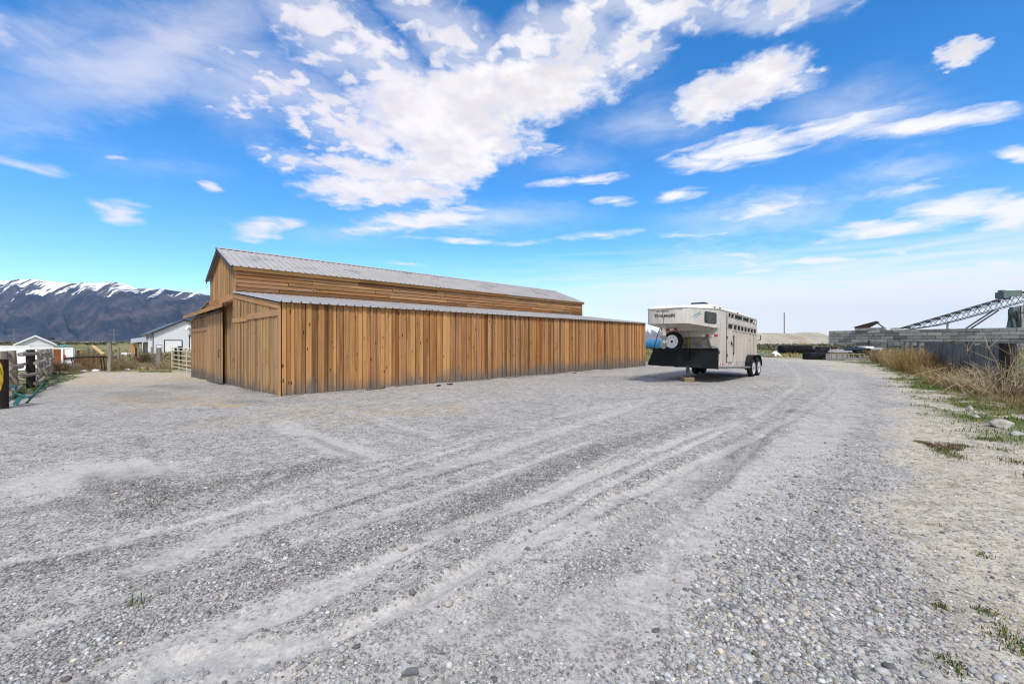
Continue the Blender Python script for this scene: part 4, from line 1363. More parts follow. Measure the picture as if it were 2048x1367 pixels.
# stone guard, jack, coupler
b = MB()
b.prism([(-0.03, -0.02, 0.52), (-0.03, -0.02, 1.22), (-0.13, 2.35, 1.18), (-0.10, 2.62, 0.58)], (-0.012, 0, 0))
b.prism([(-0.03, -0.02, 1.225), (0.29, 0.045, 1.225), (0.29, TW - 0.045, 1.225), (-0.13, 2.35, 1.185)], (0, 0, 0.012))
b.build('stone_guard', M['black_plate'], tr)
b = MB()
b.tube([(-0.06, -0.0, 1.23), (-0.10, 1.1, 1.20), (-0.15, 2.3, 1.19), (-0.15, 2.5, 1.24), (-0.12, 2.42, 1.14), (-0.14, 2.32, 1.21)], 0.022, 6)
b.obox((-0.05, -0.02, 0.50), (0, 2.62, 0.05), (0.05, 0, 0), (0, 0, 0.03))
b.build('guard_rail', M['black_plate'], tr)
b = MB()
b.obox((-0.175, 0.97, 0.60), (0.12, 0, 0), (0, 0.12, 0), (0, 0, 0.64))
b.build('jack_housing', M['black_plate'], tr)
b = MB()
b.obox((-0.158, 0.982, 0.205), (0.096, 0, 0), (0, 0.096, 0), (0, 0, 0.45))
b.obox((-0.20, 0.94, 0.172), (0.18, 0, 0), (0, 0.18, 0), (0, 0, 0.03))
b.build('jack_leg', M['jack'], tr)
b = MB()
b.tube([(-2.0, 1.15, 2.03), (-2.0, 1.15, 1.62)], 0.075, 14)
b.tube([(-2.0, 1.15, 1.64), (-2.0, 1.15, 1.18)], 0.055, 14)
b.build('coupler_tube', M['tr_body'], tr)
b = MB()
b.box((-2.0, 1.15, 1.56), (0.2, 0.2, 0.07))
b.build('collar', M['grey_steel'], tr)
b = MB()
b.box((-2.0, 1.15, 1.3), (0.17, 0.17, 0.14))
b.build('coupler_latch', M['grey_steel'], tr)
b = MB()
b.tube([(-1.9, 1.2, 1.95), (-1.75, 1.4, 1.88), (-1.6, 1.55, 1.65), (-1.3, 1.75, 1.4), (-0.7, 2.1, 1.25), (-0.2, 2.3, 1.2)], 0.014, 6)
b.tube([(0.0, 0.25, 1.74), (-0.05, 0.7, 1.45), (-0.08, 1.1, 1.36), (-0.1, 1.4, 1.42), (-0.12, 1.75, 1.62)], 0.008, 5)
b.build('cable', M['black_trim'], tr)
b = MB()
b.tube([(-0.1, 0.62, 1.42), (-0.12, 0.55, 1.33), (-0.1, 0.4, 1.28), (-0.1, 0.15, 1.31), (-0.08, 0.0, 1.25), (-0.06, -0.06, 1.12), (-0.03, -0.04, 1.06)], 0.022, 6)
b.build('cable', M['grey_steel'], tr)
b = MB()
b.tube([(0.22, 1.15, 1.24), (0.22, 1.15, 1.72)], 0.05, 10)
b.build('gas_bottle', M['yellow_pipe'], tr)
b = MB()
b.box((-0.02, 1.80, 1.55), (0.02, 0.09, 0.1))
b.build('plate', M['tape_white'], tr)


def wheel(parent, loc, axis, r_=0.375, name='wheel', rimmat='chrome', wid=0.2):
    b = MB()
    h = wid / 2
    prof = [(-h * 0.2, r_ * 0.56), (-h * 0.8, r_ * 0.60), (-h * 0.98, r_ * 0.74), (-h, r_ * 0.86), (-h * 0.86, r_ * 0.965), (-h * 0.5, r_), (h * 0.5, r_), (h * 0.86, r_ * 0.965), (h, r_ * 0.86), (h * 0.98, r_ * 0.74), (h * 0.8, r_ * 0.60), (h * 0.2, r_ * 0.56)]
    b.lathe(prof, (0, 0, 0), axis, 32, True)
    o = b.build(name, M['rubber'], parent, smooth=True)
    o.location = loc
    ax = Vector(axis)
    b = MB()
    for sgn in (1,):
        b.lathe([(h * 0.79, r_ * 0.64), (h * 0.95, r_ * 0.66), (h * 0.90, r_ * 0.61), (h * 0.70, r_ * 0.57), (h * 0.72, r_ * 0.36), (h * 0.86, r_ * 0.22), (h * 0.86, 0.02)], (0, 0, 0), axis, 28, True)
    rm = b.build('rim', M[rimmat], o, smooth=True)
    e1 = ax.orthogonal().normalized()
    e2 = ax.cross(e1)
    for k in range(8):
        a = 2 * math.pi * (k + 0.5) / 8
        dr_ = e1 * math.cos(a) + e2 * math.sin(a)
        tn = ax.cross(dr_)
        p0 = dr_ * r_ * 0.47 + ax * (h * 0.60)
        b = MB()
        b.prism([p0 - tn * r_ * 0.04, p0 + tn * r_ * 0.04, p0 + tn * r_ * 0.02 - dr_ * r_ * 0.08, p0 - tn * r_ * 0.02 - dr_ * r_ * 0.08], ax * h * 0.2)
        b.build('rim_slot', M['black_trim'], o)
    b = MB()
    b.lathe([(h * 0.8, r_ * 0.13), (h * 1.0, r_ * 0.12), (h * 1.05, r_ * 0.05)], (0, 0, 0), axis, 14)
    b.build('hub', M['metal_dark'], o, smooth=True)
    return o


wz = lambda a: 0.372 + math.sin(TP) * a
w1 = wheel(tr, (3.86, -0.13, wz(3.86)), (0, -1, 0))
for (a, w, flip) in ((4.70, -0.13, 0), (3.86, TW + 0.13, 1), (4.70, TW + 0.13, 1)):
    c_ = w1.copy()
    COL.objects.link(c_)
    c_.parent = tr
    c_.location = (a, w, wz(a))
    if flip:
        c_.rotation_euler = (0, 0, math.pi)
    for ch in list(w1.children):
        q = ch.copy()
        COL.objects.link(q)
        q.parent = c_
spare = wheel(tr, (-0.36, 1.50, 1.47), Vector((-1, 0.10, 0.04)).normalized(), 0.375, 'spare_wheel', 'rim', 0.2)
# fenders
for (y0, y1) in ((-0.245, -0.002), (TW + 0.002, TW + 0.245)):
    b = MB()
    outl = []
    for k in range(9):
        a = R(180 - 90 * k / 8)
        outl.append((3.86 + 0.47 * math.cos(a), wz(3.86) + 0.10 + 0.45 * math.sin(a)))
    for k in range(9):
        a = R(90 - 90 * k / 8)
        outl.append((4.70 + 0.47 * math.cos(a), wz(4.70) + 0.08 + 0.45 * math.sin(a)))
    inn = [(3.86 + (x_ - 3.86) * 0.96 if x_ < 4.2 else 4.70 + (x_ - 4.70) * 0.96, z_ - 0.02) for x_, z_ in outl]
    for i in range(len(outl) - 1):
        q = [outl[i], outl[i + 1], inn[i + 1], inn[i]]
        b.prism([(x_, y0, z_) for x_, z_ in q], (0, y1 - y0, 0))
    b.prism([(3.39, y0, 0.44), (3.39, y0, 0.75), (3.42, y0, 0.75), (3.42, y0, 0.44)], (0, y1 - y0, 0))
    b.prism([(4.08, y0 + 0.004, 1.0), (4.48, y0 + 0.004, 1.0), (4.36, y0 + 0.004, 0.86), (4.28, y0 + 0.004, 0.76), (4.2, y0 + 0.004, 0.86)], (0, y1 - y0 - 0.008, 0))
    b.build('fender', M['black_plate'], tr, smooth=True)
for (y0, y1) in ((-0.22, -0.002), (TW + 0.002, TW + 0.22)):
    b = MB()
    b.obox((0.1, y0, 0.52), (3.25, 0, 0), (0, y1 - y0, 0), (0, 0, 0.07))
    b.build('running_board', M['grey_steel'], tr, bevel=0.01)
b = MB()
for a in (3.86, 4.70):
    b.tube([(a, 0.0, wz(a)), (a, TW, wz(a))], 0.045, 8)
b.obox((0.3, 0.3, 0.5), (TL - .4, 0, 0), (0, 0.08, 0), (0, 0, 0.058))
b.obox((0.3, TW - 0.38, 0.5), (TL - .4, 0, 0), (0, 0.08, 0), (0, 0, 0.058))
b.build('chassis', M['black_plate'], tr)
b = MB()
b.tube([(TL + 0.02, -0.06, 1.75), (TL + 0.02, -0.16, 1.75), (TL + 0.02, -0.16, 1.95)], 0.02, 6)
b.build('door_stop', M['metal_dark'], tr)

jx = Vector((-0.11, 1.03, 0))
mw = Matrix.Rotation(math.atan2(0.729, 0.6845), 4, 'Z')
jp = mw @ jx + Vector((7.36, 15.0, 0))
M['wood_block'] = wood('block_wood', (0.10, 0.065, 0.038), (0.20, 0.135, 0.08), (0.29, 0.21, 0.135), grey=0.3, hue=0.0)
b = MB()
b.obox((-0.19, -0.15, -0.01), (0.38, 0, 0), (0, 0.28, 0), (0, 0, 0.178), 0.4)
o = b.build('wood_block', M['wood_block'], None, bevel=0.012)
o.location = (jp.x, jp.y, gs(jp.x, jp.y) - 0.005)
o.rotation_euler = (0, 0, R(4))
tag(o, 'short weathered timber block under the foot of the trailer jack', 'block')

# ------------------------------------------------------------------ things to the left: fences, buildings, gate
def W(px, py, d):
    return Vector(((px - CX) / FOC * d, d, CAMH - (py - HY) * d / FOC))


def gpt(px, py):
    x, y, z = gp(px, py)
    return Vector((x, y, gs(x, y)))


M['hose'] = pm('yellow_hose', (0.62, 0.42, 0.02), (0.50, 0.33, 0.02), 9, 0.45)
M['green_paint'] = pm('green_enamel', (0.010, 0.10, 0.078), (0.008, 0.07, 0.058), 5, 0.4, c3=(0.05, 0.06, 0.045), s3=5, t3=(0.58, 0.7))
M['rust_door'] = pm('rusty_door', (0.22, 0.075, 0.02), (0.15, 0.05, 0.015), 3, 0.7)
M['teal_roof'] = pm('teal_canopy', (0.08, 0.28, 0.30), (0.06, 0.22, 0.24), 3, 0.6)
def straw_mat(name, c1, c2):
    m, t, p = principled(name)
    ti = t.n('ShaderNodeAttribute', attribute_name='tint').outputs['Fac']
    n = t.noise(t.n('ShaderNodeTexCoord').outputs['Object'], 5.0, 3).outputs['Fac']
    c = t.mix(ti, tuple(v * 0.5 for v in c2), c1)
    c = t.mix(t.ss(n, 0.35, 0.65, 0, 0.6), c, c2)
    t.put(p, 'Base Color', c)
    t.put(p, 'Roughness', 0.9)
    t.put(p, 'Specular IOR Level', 0.1)
    return m


M['straw'] = straw_mat('dry_straw', (0.50, 0.375, 0.19), (0.28, 0.20, 0.10))
M['straw_pale'] = straw_mat('pale_stalk', (0.52, 0.43, 0.28), (0.29, 0.22, 0.135))
M['straw_brown'] = straw_mat('brown_stalk', (0.24, 0.165, 0.10), (0.11, 0.075, 0.048))
M['straw_orange'] = straw_mat('orange_straw', (0.44, 0.29, 0.125), (0.23, 0.135, 0.055))
M['tumble'] = straw_mat('tumbleweed_stem', (0.40, 0.30, 0.19), (0.20, 0.135, 0.08))
M['steel_wire'] = pm('wire', (0.30, 0.30, 0.30), (0.2, 0.2, 0.2), 5, 0.5, 0.5)

LOGP = [(2, 800, 702, 0.17, 'wood_log'), (29, 786, 701, 0.12, 'wood_log'), (62, 775, 699, 0.135, 'wood_dark'), (80, 761, 699, 0.115, 'wood_log'), (93, 752, 698, 0.115, 'wood_log'), (101.5, 746, 697, 0.12, 'wood_log')]
lp = []
lf = thing('log_fence', 'old fence of stacked log rails between weathered round posts', 'fence', gpt(62, 775))
o0 = Vector(lf.location)
for (px, by_, ty, r_, mt) in LOGP:
    p = gpt(px, by_)
    top = CAMH - (ty - HY) * p.y / FOC
    lp.append((p, top))
    b = MB()
    lx, ly = rng.uniform(-.05, .05), rng.uniform(-.03, .03)
    if px == 29:
        lx = -0.13
    b.tube([p - o0 + Vector((0, 0, -0.1)), p - o0 + Vector((lx * .5, ly * .5, (top - p.z) * .5)), p - o0 + Vector((lx, ly, top - p.z))], [r_ * 1.05, r_, r_ * 0.96], 12)
    b.build('post', M[mt], lf, smooth=True)
for i in range(len(lp) - 1):
    (a, ta), (c, tc_) = lp[i], lp[i + 1]
    dv = (c - a)
    dv.z = 0
    dv.normalize()
    nn = Vector((-dv.y, dv.x, 0))
    for k, fr_ in enumerate((0.10, 0.36, 0.62, 0.88)):
        sd_ = 0.15 * (1 if (i + k) % 2 else -1)
        pa = a - dv * rng.uniform(.2, .35) + nn * sd_ + Vector((0, 0, (ta - a.z) * fr_ + 0.05))
        pc = c + dv * rng.uniform(.15, .35) + nn * sd_ + Vector((0, 0, (tc_ - c.z) * fr_ + rng.uniform(-.02, .06)))
        mid_ = (pa + pc) / 2 + Vector((rng.uniform(-.03, .03), 0, rng.uniform(-.04, .03)))
        b = MB()
        r0 = rng.uniform(.06, .085)
        b.tube([pa - o0, mid_ - o0, pc - o0], [r0, r0 * .95, r0 * .85], 9)
        b.build('rail', M['wood_log'], lf, smooth=True)

# dark post with a yellow hose over it
p = gpt(-2, 818)
b = MB()
b.tube([(0, 0, -0.1), (0, 0, 0.7), (0.005, 0, 1.16)], [0.155, 0.15, 0.145], 14)
o = b.build('timber_post', M['wood_dark'], None, smooth=True)
o.location = p
tag(o, 'thick black tarred post carrying a yellow hose', 'post')
b = MB()
for k in range(5):
    pts = []
    rr_ = 0.20 + 0.03 * k
    for i in range(25):
        a = 2 * math.pi * i / 24
        ox, oz = math.cos(a) * rr_, math.sin(a) * (rr_ * 1.45)
        pts.append((ox * 0.96 + 0.01 * k, -0.17 - 0.012 * k + 0.05 * math.sin(a * 2 + k), 0.97 - 0.05 * k + oz * (1.0 if oz > 0 else 1.15) * 0.8))
    b.tube(pts, 0.013, 6, False)
o = b.build('garden_hose', M['hose'], None, smooth=True)
o.location = p
tag(o, 'yellow hose coiled over the top of the black post', 'hose')

# green hand cart frame
hc = thing('hand_cart', 'green steel hand cart lying with its two looped handles raised', 'cart', gpt(50, 808))
o0 = Vector(hc.location)
Lp = lambda x_, y_, d_: W(x_ / 7.594, 650 + y_ / 7.594, d_) - o0
b = MB()
b.tube([Lp(95, 1200, 10.75), Lp(232, 1035, 11.1), Lp(240, 960, 11.2), Lp(255, 925, 11.2)], 0.020, 8)
b.build('frame_bar', M['green_paint'], hc, smooth=True)
b = MB()
b.tube([Lp(405, 1180, 10.35), Lp(500, 1075, 10.6), Lp(650, 885, 10.9)], 0.022, 8)
b.build('frame_bar', M['green_paint'], hc, smooth=True)
b = MB()
b.tube([Lp(225, 1030, 11.1), Lp(330, 1062, 10.9), Lp(455, 1100, 10.55)], 0.024, 8)
b.build('crossbar', M['green_paint'], hc, smooth=True)
b = MB()
b.tube([Lp(255, 930, 11.2), Lp(180, 905, 11.25), Lp(155, 918, 11.25), Lp(175, 945, 11.2), Lp(240, 952, 11.15)], 0.018, 8)
b.build('handle', M['green_paint'], hc, smooth=True)
b = MB()
b.tube([Lp(645, 890, 10.9), Lp(670, 870, 10.95), Lp(722, 890, 11.0), Lp(732, 920, 11.0), Lp(690, 965, 10.95), Lp(620, 950, 10.85)], 0.018, 8)
b.build('handle', M['green_paint'], hc, smooth=True)
b = MB()
b.prism([Lp(300, 1055, 10.95), Lp(360, 1072, 10.9), Lp(268, 1208, 10.45), Lp(180, 1208, 10.45)], (0.0, 0.02, 0.012))
b.build('tray', M['green_paint'], hc)

# pole gate
G1, G2 = gpt(131, 741), gpt(219, 742)
G1 = Vector((G1.x, G2.y + 0.3, G2.z))
G1.x = (131 - CX) / FOC * G1.y
pg = thing('pole_gate', 'sagging gate of one dark pole between two grey posts', 'gate', G2)
b = MB()
b.tube([(0, 0, -.1), (0.03, 0, 1.0), (0.0, 0, 1.95)], [.13, .125, .12], 12)
b.build('post', M['wood_log'], pg, smooth=True)
b = MB()
q = G1 - G2
b.tube([q + Vector((0, 0, -.1)), q + Vector((0, 0, 1.5))], [.16, .15], 12)
b.build('post', M['wood_log'], pg, smooth=True)
b = MB()
b.tube([q + Vector((0.1, -.18, 0.88)), q * .5 + Vector((0, -.2, 0.98)), Vector((-0.05, -.18, 1.0))], [.055, .06, .055], 9)
b.build('pole', M['wood_dark'], pg, smooth=True)
for k, (fx, h0, h1) in enumerate(((0.07, 0.05, .95), (0.14, 0.05, .95), (0.75, 0.1, .95), (0.80, 0.0, .85))):
    b = MB()
    b.tube([q * fx + Vector((0.05 * k, -.12, h0)), q * fx + Vector((-.05, -.15, h1))], .03, 6)
    b.build('stake', M['wood_dark'], pg)
for zz in (0.3, 0.6, 1.2, 1.45):
    b = MB()
    b.tube([q + Vector((0, 0, zz)), q * .5 + Vector((0, 0, zz - .05)), Vector((0, 0, zz))], .006, 4)
    b.build('wire', M['steel_wire'], pg)

# field fence behind: posts of many sizes and wires
FP = [(219, 742, 684, .15, None), (157, 730, 700, .08, 'wood_dark'), (176, 735, 696, .11, 'wood_log'), (186, 734, 693, .12, 'wood_log'), (237, 724, 694, .10, 'wood_log'), (272, 716, 695, .10, 'wood_dark'), (277, 717, 694, .10, 'wood_log'), (305, 729, 693, .10, 'wood_log'), (318, 736, 695, .165, 'wood_log'), (352, 731, 694, .09, 'wood_dark'), (359, 733, 692, .13, 'wood_dark'), (371, 730, 696, .09, 'wood_log')]
ff = thing('wire_fence', 'field fence of uneven grey posts and thin wire beside the drive', 'fence', gpt(318, 736))
o0 = Vector(ff.location)
fpts = []
for (px, by_, ty, r_, mt) in FP:
    p = gpt(px, by_)
    fpts.append(p)
    if mt is None:
        continue
    top = CAMH - (ty - HY) * p.y / FOC
    b = MB()
    b.tube([p - o0 + Vector((0, 0, -.1)), p - o0 + Vector((rng.uniform(-.04, .04), 0, top - p.z))], [r_, r_ * .95], 10)
    b.build('post', M[mt], ff, smooth=True)
for seq in ((0, 8), (8, 10), (4, 5, 6), (7, 8), (3, 4)):
    for zz in (0.35, 0.65, 0.95, 1.25):
        b = MB()
        b.tube([fpts[i] - o0 + Vector((0, 0, zz)) for i in seq], .007, 4)
        b.build('wire', M['steel_wire'], ff)
p = gpt(207, 733)
b = MB()
b.tube([W(187, 693, 29.0), W(208, 709, 28.4)], [.11, .10], 10)
o = b.build('leaning_log', M['wood_yellow'], None, smooth=True)
tag(o, 'pale peeled log leaning on the fence above the pole gate', 'log')

# white vinyl fence with a rusty door
gl_ = lambda x_, y_: float(gz(x_, y_))
vf = thing('white_fence', 'long solid white vinyl fence behind the log fence', 'fence', at(60, 29.0))
o0 = Vector(vf.location)
pxs_ = [-70, -5, 60, 106, 126, 146]
for i, px in enumerate(pxs_):
    p = Vector(at(px, 29.0)) - o0
    b = MB()
    b.obox(p + Vector((-.065, -.065, -.05)), (0, 0, 1.78 if i < 3 else 1.66), (.13, 0, 0), (0, .13, 0))
    b.build('post', M['white_paint'], vf)
    if i:
        q = Vector(at(pxs_[i - 1], 29.0)) - o0
        hh = 1.72 if i < 3 else 1.6
        L_ = p.x - q.x - .13
        if px == 126:
            b = MB()
            b.obox(q + Vector((.065, -.03, .02)), (L_, 0, 0), (0, .05, 0), (0, 0, hh - .1))
            dd = b.build('door', M['rust_door'], vf)
            b = MB()
            b.box(q + Vector((L_ + .3, -.08, .95)), (.1, .04, .35))
            b.build('handle', M['tape_red'], dd)
            b = MB()
            b.obox(q + Vector((.065, -.035, hh - .08)), (L_, 0, 0), (0, .07, 0), (0, 0, .08))
            b.build('rail', M['white_paint'], vf)
            continue
        b = MB()
        k_ = 0
        xx = 0
        while xx < L_ - 0.01:
            w_ = min(.18, L_ - xx)
            b.obox(q + Vector((.065 + xx, -.012 + .004 * (k_ % 2), .04)), (0, 0, hh - .1), (w_, 0, 0), (0, .03, 0))
            xx += w_
            k_ += 1
        b.build('panel', M['white_paint'], vf)
        b = MB()
        b.obox(q + Vector((.065, -.035, hh - .07)), (L_, 0, 0), (0, .07, 0), (0, 0, .09))
        b.obox(q + Vector((.065, -.035, .04)), (L_, 0, 0), (0, .022, 0), (0, 0, .12))
        b.build('rail', M['white_paint'], vf)

# white shed
p = at(71, 40.0)
sh = thing('white_shed', 'small white gabled shed rising above the white fence', 'shed', p, R(48.6))
hw, he, hr, dl = 1.2, 1.22 - p[2], 2.07 - p[2], 4.5
b = MB()
b.prism([(-hw, 0, 0), (hw, 0, 0), (hw, 0, he), (0, 0, hr - .08), (-hw, 0, he)], (0, dl, 0))
b.build('wall', M['white_steel'], sh)
for sg in (-1, 1):
    b = MB()
    b.prism([(0, -.16, hr - .06), (0, -.16, hr), (sg * (hw + .14), -.16, he - .02), (sg * (hw + .14), -.16, he - .08)], (0, dl + .3, 0))
    b.build('roof', M['white_paint'], sh)
    b = MB()
    b.prism([(0, -.2, hr - .14), (0, -.2, hr + .02), (sg * (hw + .16), -.2, he - .0), (sg * (hw + .16), -.2, he - .14)], (0, .035, 0))
    b.build('barge_board', M['white_paint'], sh)
b = MB()
b.lathe([(0, .28), (.12, .3), (.2, .22), (.24, .05)], (1.0, 1.2, hr - .42), (0, 0, 1), 14)
b.build('roof_vent', M['black_trim'], sh, smooth=True)
b = MB()
b.obox((-hw - .01, -.012, he - .04), (2 * hw + .02, 0, 0), (0, .012, 0), (0, 0, .07))
b.build('trim_board', M['white_paint'], sh)

# teal canopy and white box behind the fence
p = at(126, 46.0)
cn = thing('garden_canopy', 'low teal pyramid canopy showing over the white fence', 'canopy', p)
b = MB()
zt = CAMH - 7 * 46 / FOC - p[2]
b.add([(-.62, -.6, zt - .2), (.62, -.6, zt - .2), (.62, .6, zt - .2), (-.62, .6, zt - .2), (0, 0, zt)], [(0, 1, 4), (1, 2, 4), (2, 3, 4), (3, 0, 4), (3, 2, 1, 0)])
b.build('canopy', M['teal_roof'], cn)
for sx in (-.5, .5):
    for sy in (-.5, .5):
        b = MB()
        b.tube([(sx, sy, 0), (sx, sy, zt - .15)], .03, 6)
        b.build('leg', M['white_paint'], cn)

# white metal building
Q = Vector((-57.3, 67.0, 0))
Q.z = float(gz(Q.x, Q.y))
pb = thing('metal_building', 'white metal pole building with black trim and garage doors', 'building', Q, math.atan2(LX[1], LX[0]))
GW, GE, GR, GD = 8.14, 2.94 - Q.z, 5.16 - Q.z, 28.0
b = MB()
b.prism([(0, 0, -.1), (GW, 0, -.1), (GW, 0, GE), (GW / 2, 0, GR - .08), (0, 0, GE)], (0, GD, 0))
for k in range(27):
    xx = .15 + k * .3
    zt = GE + (GR - .08 - GE) * (1 - abs(xx - GW / 2) / (GW / 2)) - .05
    b.obox((xx, -.02, -.1), (0, 0, zt), (.05, 0, 0), (0, .019, 0))
for k in range(60):
    b.obox((-.02, .2 + k * .46, -.1), (0, 0, GE + .05), (0, .05, 0), (.019, 0, 0))
b.build('wall', M['white_steel'], pb)
M['dark_roof'] = pm('charcoal_roof', (0.13, 0.135, 0.15), (0.09, 0.095, 0.105), 1, 0.5, 0.2)
for sg in (0, 1):
    b = MB()
    xe = -.35 if sg == 0 else GW + .35
    ze_ = GE - .17
    b.prism([(GW / 2, -.4, GR), (GW / 2, -.4, GR - .07), (xe, -.4, ze_ - .07), (xe, -.4, ze_)], (0, GD + .6, 0))
    b.build('roof', M['dark_roof'], pb)
    b = MB()
    b.prism([(GW / 2, -.44, GR + .03), (GW / 2, -.44, GR - .2), (xe, -.44, ze_ - .2), (xe, -.44, ze_ + .03)], (0, .04, 0))
    b.build('barge_board', M['black_trim'], pb)
b = MB()
b.obox((-.03, -.03, -.1), (.12, 0, 0), (0, .12, 0), (0, 0, GE))
b.build('corner_trim', M['black_trim'], pb)
for (x0, x1, zt) in ((1.5, 3.62, 2.1), (4.75, 6.9, 2.9)):
    b = MB()
    for k in range(5):
        b.obox((x0, -.03, -.05 + zt / 5 * k), (x1 - x0, 0, 0), (0, .028, 0), (0, 0, zt / 5 - .012))
    gd = b.build('garage_door', M['white_paint'], pb)
    b = MB()
    b.obox((x0 - .14, -.05, -.05), (.14, 0, 0), (0, .045, 0), (0, 0, zt + .14))
    b.obox((x1, -.05, -.05), (.14, 0, 0), (0, .045, 0), (0, 0, zt + .14))
    b.obox((x0, -.05, zt - .05), (x1 - x0, 0, 0), (0, .045, 0), (0, 0, .14))
    b.build('frame', M['black_trim'], gd)
b = MB()
b.obox((.45, -.03, -.05), (.62, 0, 0), (0, .025, 0), (0, 0, 1.35))
dd = b.build('door', M['white_paint'], pb)
b = MB()
b.obox((.38, -.04, -.05), (.07, 0, 0), (0, .035, 0), (0, 0, 1.42))
b.obox((1.07, -.04, -.05), (.07, 0, 0), (0, .035, 0), (0, 0, 1.42))
b.obox((.45, -.04, 1.3), (.62, 0, 0), (0, .035, 0), (0, 0, .07))
b.build('frame', M['grey_steel'], dd)
for k in range(6):
    b = MB()
    b.obox((-.045, 1.6 + k * 3.2, GE - 1.35), (.04, 0, 0), (0, .8, 0), (0, 0, .95))
    b.build('window', M['glass'], pb)
b = MB()
pts = [(4.55, -.02, 4.25), (4.55, -.35, 4.3), (4.5, -.6, 4.3), (4.3, -.75, 4.15), (4.15, -.75, 3.85)]
b.tube(pts, .19, 12)
b.build('vent_pipe', M['white_paint'], pb, smooth=True)

# open shelter beside it
p = Vector(at(276, 60.0))
sp_ = thing('shelter', 'low open shelter with striped metal roof and brown end wall', 'shelter', p)
o0 = p
rl = lambda px, py, d: W(px, py, d) - o0
b = MB()
nr_ = 12
for k in range(nr_):
    f0, f1 = k / nr_, (k + .9) / nr_
    A, B_ = rl(261, 685.5, 58), rl(293, 681.5, 58)
    C_, D_ = rl(262, 677, 62), rl(290, 676.5, 62)
    b.add([A.lerp(B_, f0), A.lerp(B_, f1), C_.lerp(D_, f1), C_.lerp(D_, f0)], [(0, 1, 2, 3)])
    b.obox(A.lerp(B_, f0) + Vector((0, 0, -.05)), A.lerp(B_, f1) - A.lerp(B_, f0), C_ - A, (0, 0, .04))
b.build('roof', M['roof_metal'], sp_)
b = MB()
b.obox(rl(262.5, 706, 60) + Vector((0, 0, -.2)), (0, 0, 1.65), rl(272, 706, 60) - rl(262.5, 706, 60), (0, .1, 0))
b.build('wall', M['wood_trim'], sp_)
b = MB()
M['stained'] = pm('stained_sheet', (0.30, 0.30, 0.31), (0.17, 0.165, 0.16), 1.5, 0.8)
b.prism([rl(285, 706, 59.5), rl(294, 706, 59.5), rl(295, 683, 59.5), rl(286, 684, 59.5)], (0, .06, 0))
b.build('curtain', M['stained'], sp_)
for px in (275, 293.5):
    b = MB()
    q = rl(px, 706, 58.5)
    b.obox(q + Vector((0, 0, -.1)), (0, 0, 1.6), (.09, 0, 0), (0, .09, 0))
    b.build('post', M['wood_half'], sp_)
p = Vector(at(248, 62.0))
b = MB()
b.prism([p + Vector(v_) for v_ in ((-.5, 0, .05), (.45, 0, .05), (.4, 0, .42), (-.35, 0, .36))], (0, .8, 0))
b.build('parked_skid', M['white_paint'], None)
bpy.data.objects['parked_skid'].name = 'white_crate'
tag(bpy.data.objects['white_crate'], 'low white crate lying in the field near the shelter', 'crate')

# cream pipe panel beside the barn
A, B_ = Vector(at(344, 31.0)), Vector(at(402, 25.3))
cp = thing('corral_panel', 'cream painted pipe panel closing the pen beside the barn', 'panel', A)
q = B_ - A
for k, zz in enumerate((1.58, 1.36, 1.05, 0.74, 0.45, 0.20)):
    b = MB()
    b.tube([Vector((0, 0, zz)), q + Vector((0, 0, zz))], .026, 8)
    b.build('rail', M['cream_pipe'], cp, smooth=True)
for f_ in (0, .28, .55, .78, 1):
    b = MB()
    b.tube([q * f_ + Vector((0, 0, 0.02)), q * f_ + Vector((0, 0, 1.60))], .034 if f_ in (0, 1) else .02, 8)
    b.build('upright', M['cream_pipe'], cp, smooth=True)

# power pylons far out
def pylon(px, d, ytop, arms, label):
    x_, y_, z_ = at(px, d)
    o = thing('power_pylon', label, 'pylon', (x_, y_, 0), R(12), 'pylons below the mountain')
    H_ = CAMH + (HY - ytop) * d / FOC
    s_ = d / FOC
    b = MB()
    for sx in (-1, 1):
        for sy in (-1, 1):
            b.tube([(sx * 1.1 * s_, sy * 1.1 * s_, 0), (sx * .35 * s_, sy * .35 * s_, H_)], .17 * s_, 4)
    n_ = 9
    for k in range(n_):
        z0, z1 = H_ * k / n_, H_ * (k + 1) / n_
        w0, w1 = (1.1 - .75 * k / n_) * s_, (1.1 - .75 * (k + 1) / n_) * s_
        b.tube([(-w0, -w0, z0), (w1, -w1, z1)], .09 * s_, 4)
        b.tube([(w0, -w0, z0), (-w1, -w1, z1)], .09 * s_, 4)
    b.build('mast', M['steel_wire'], o)
    for (ya, hw_) in arms:
        za = CAMH + (HY - ya) * d / FOC
        b = MB()
        b.tube([(-hw_ * s_, 0, za), (hw_ * s_, 0, za)], .22 * s_, 4)
        b.tube([(-hw_ * s_, 0, za), (0, 0, za + 2.2 * s_)], .1 * s_, 4)
        b.tube([(hw_ * s_, 0, za), (0, 0, za + 2.2 * s_)], .1 * s_, 4)
        b.build('crossarm', M['steel_wire'], o)
        for k in (-1, -.55, .55, 1):
            b = MB()
            b.tube([(k * hw_ * s_, 0, za), (k * hw_ * s_, 0, za - 1.6 * s_)], .14 * s_, 5)
            b.build('insulator', M['steel_wire'], o)


pylon(228, 900, 657, ((660, 8), (669.5, 10)), 'grey power pylon with two arms near the white building')
pylon(28, 800, 656, ((659, 15), (671, 16)), 'grey power pylon with wide arms behind the white shed')

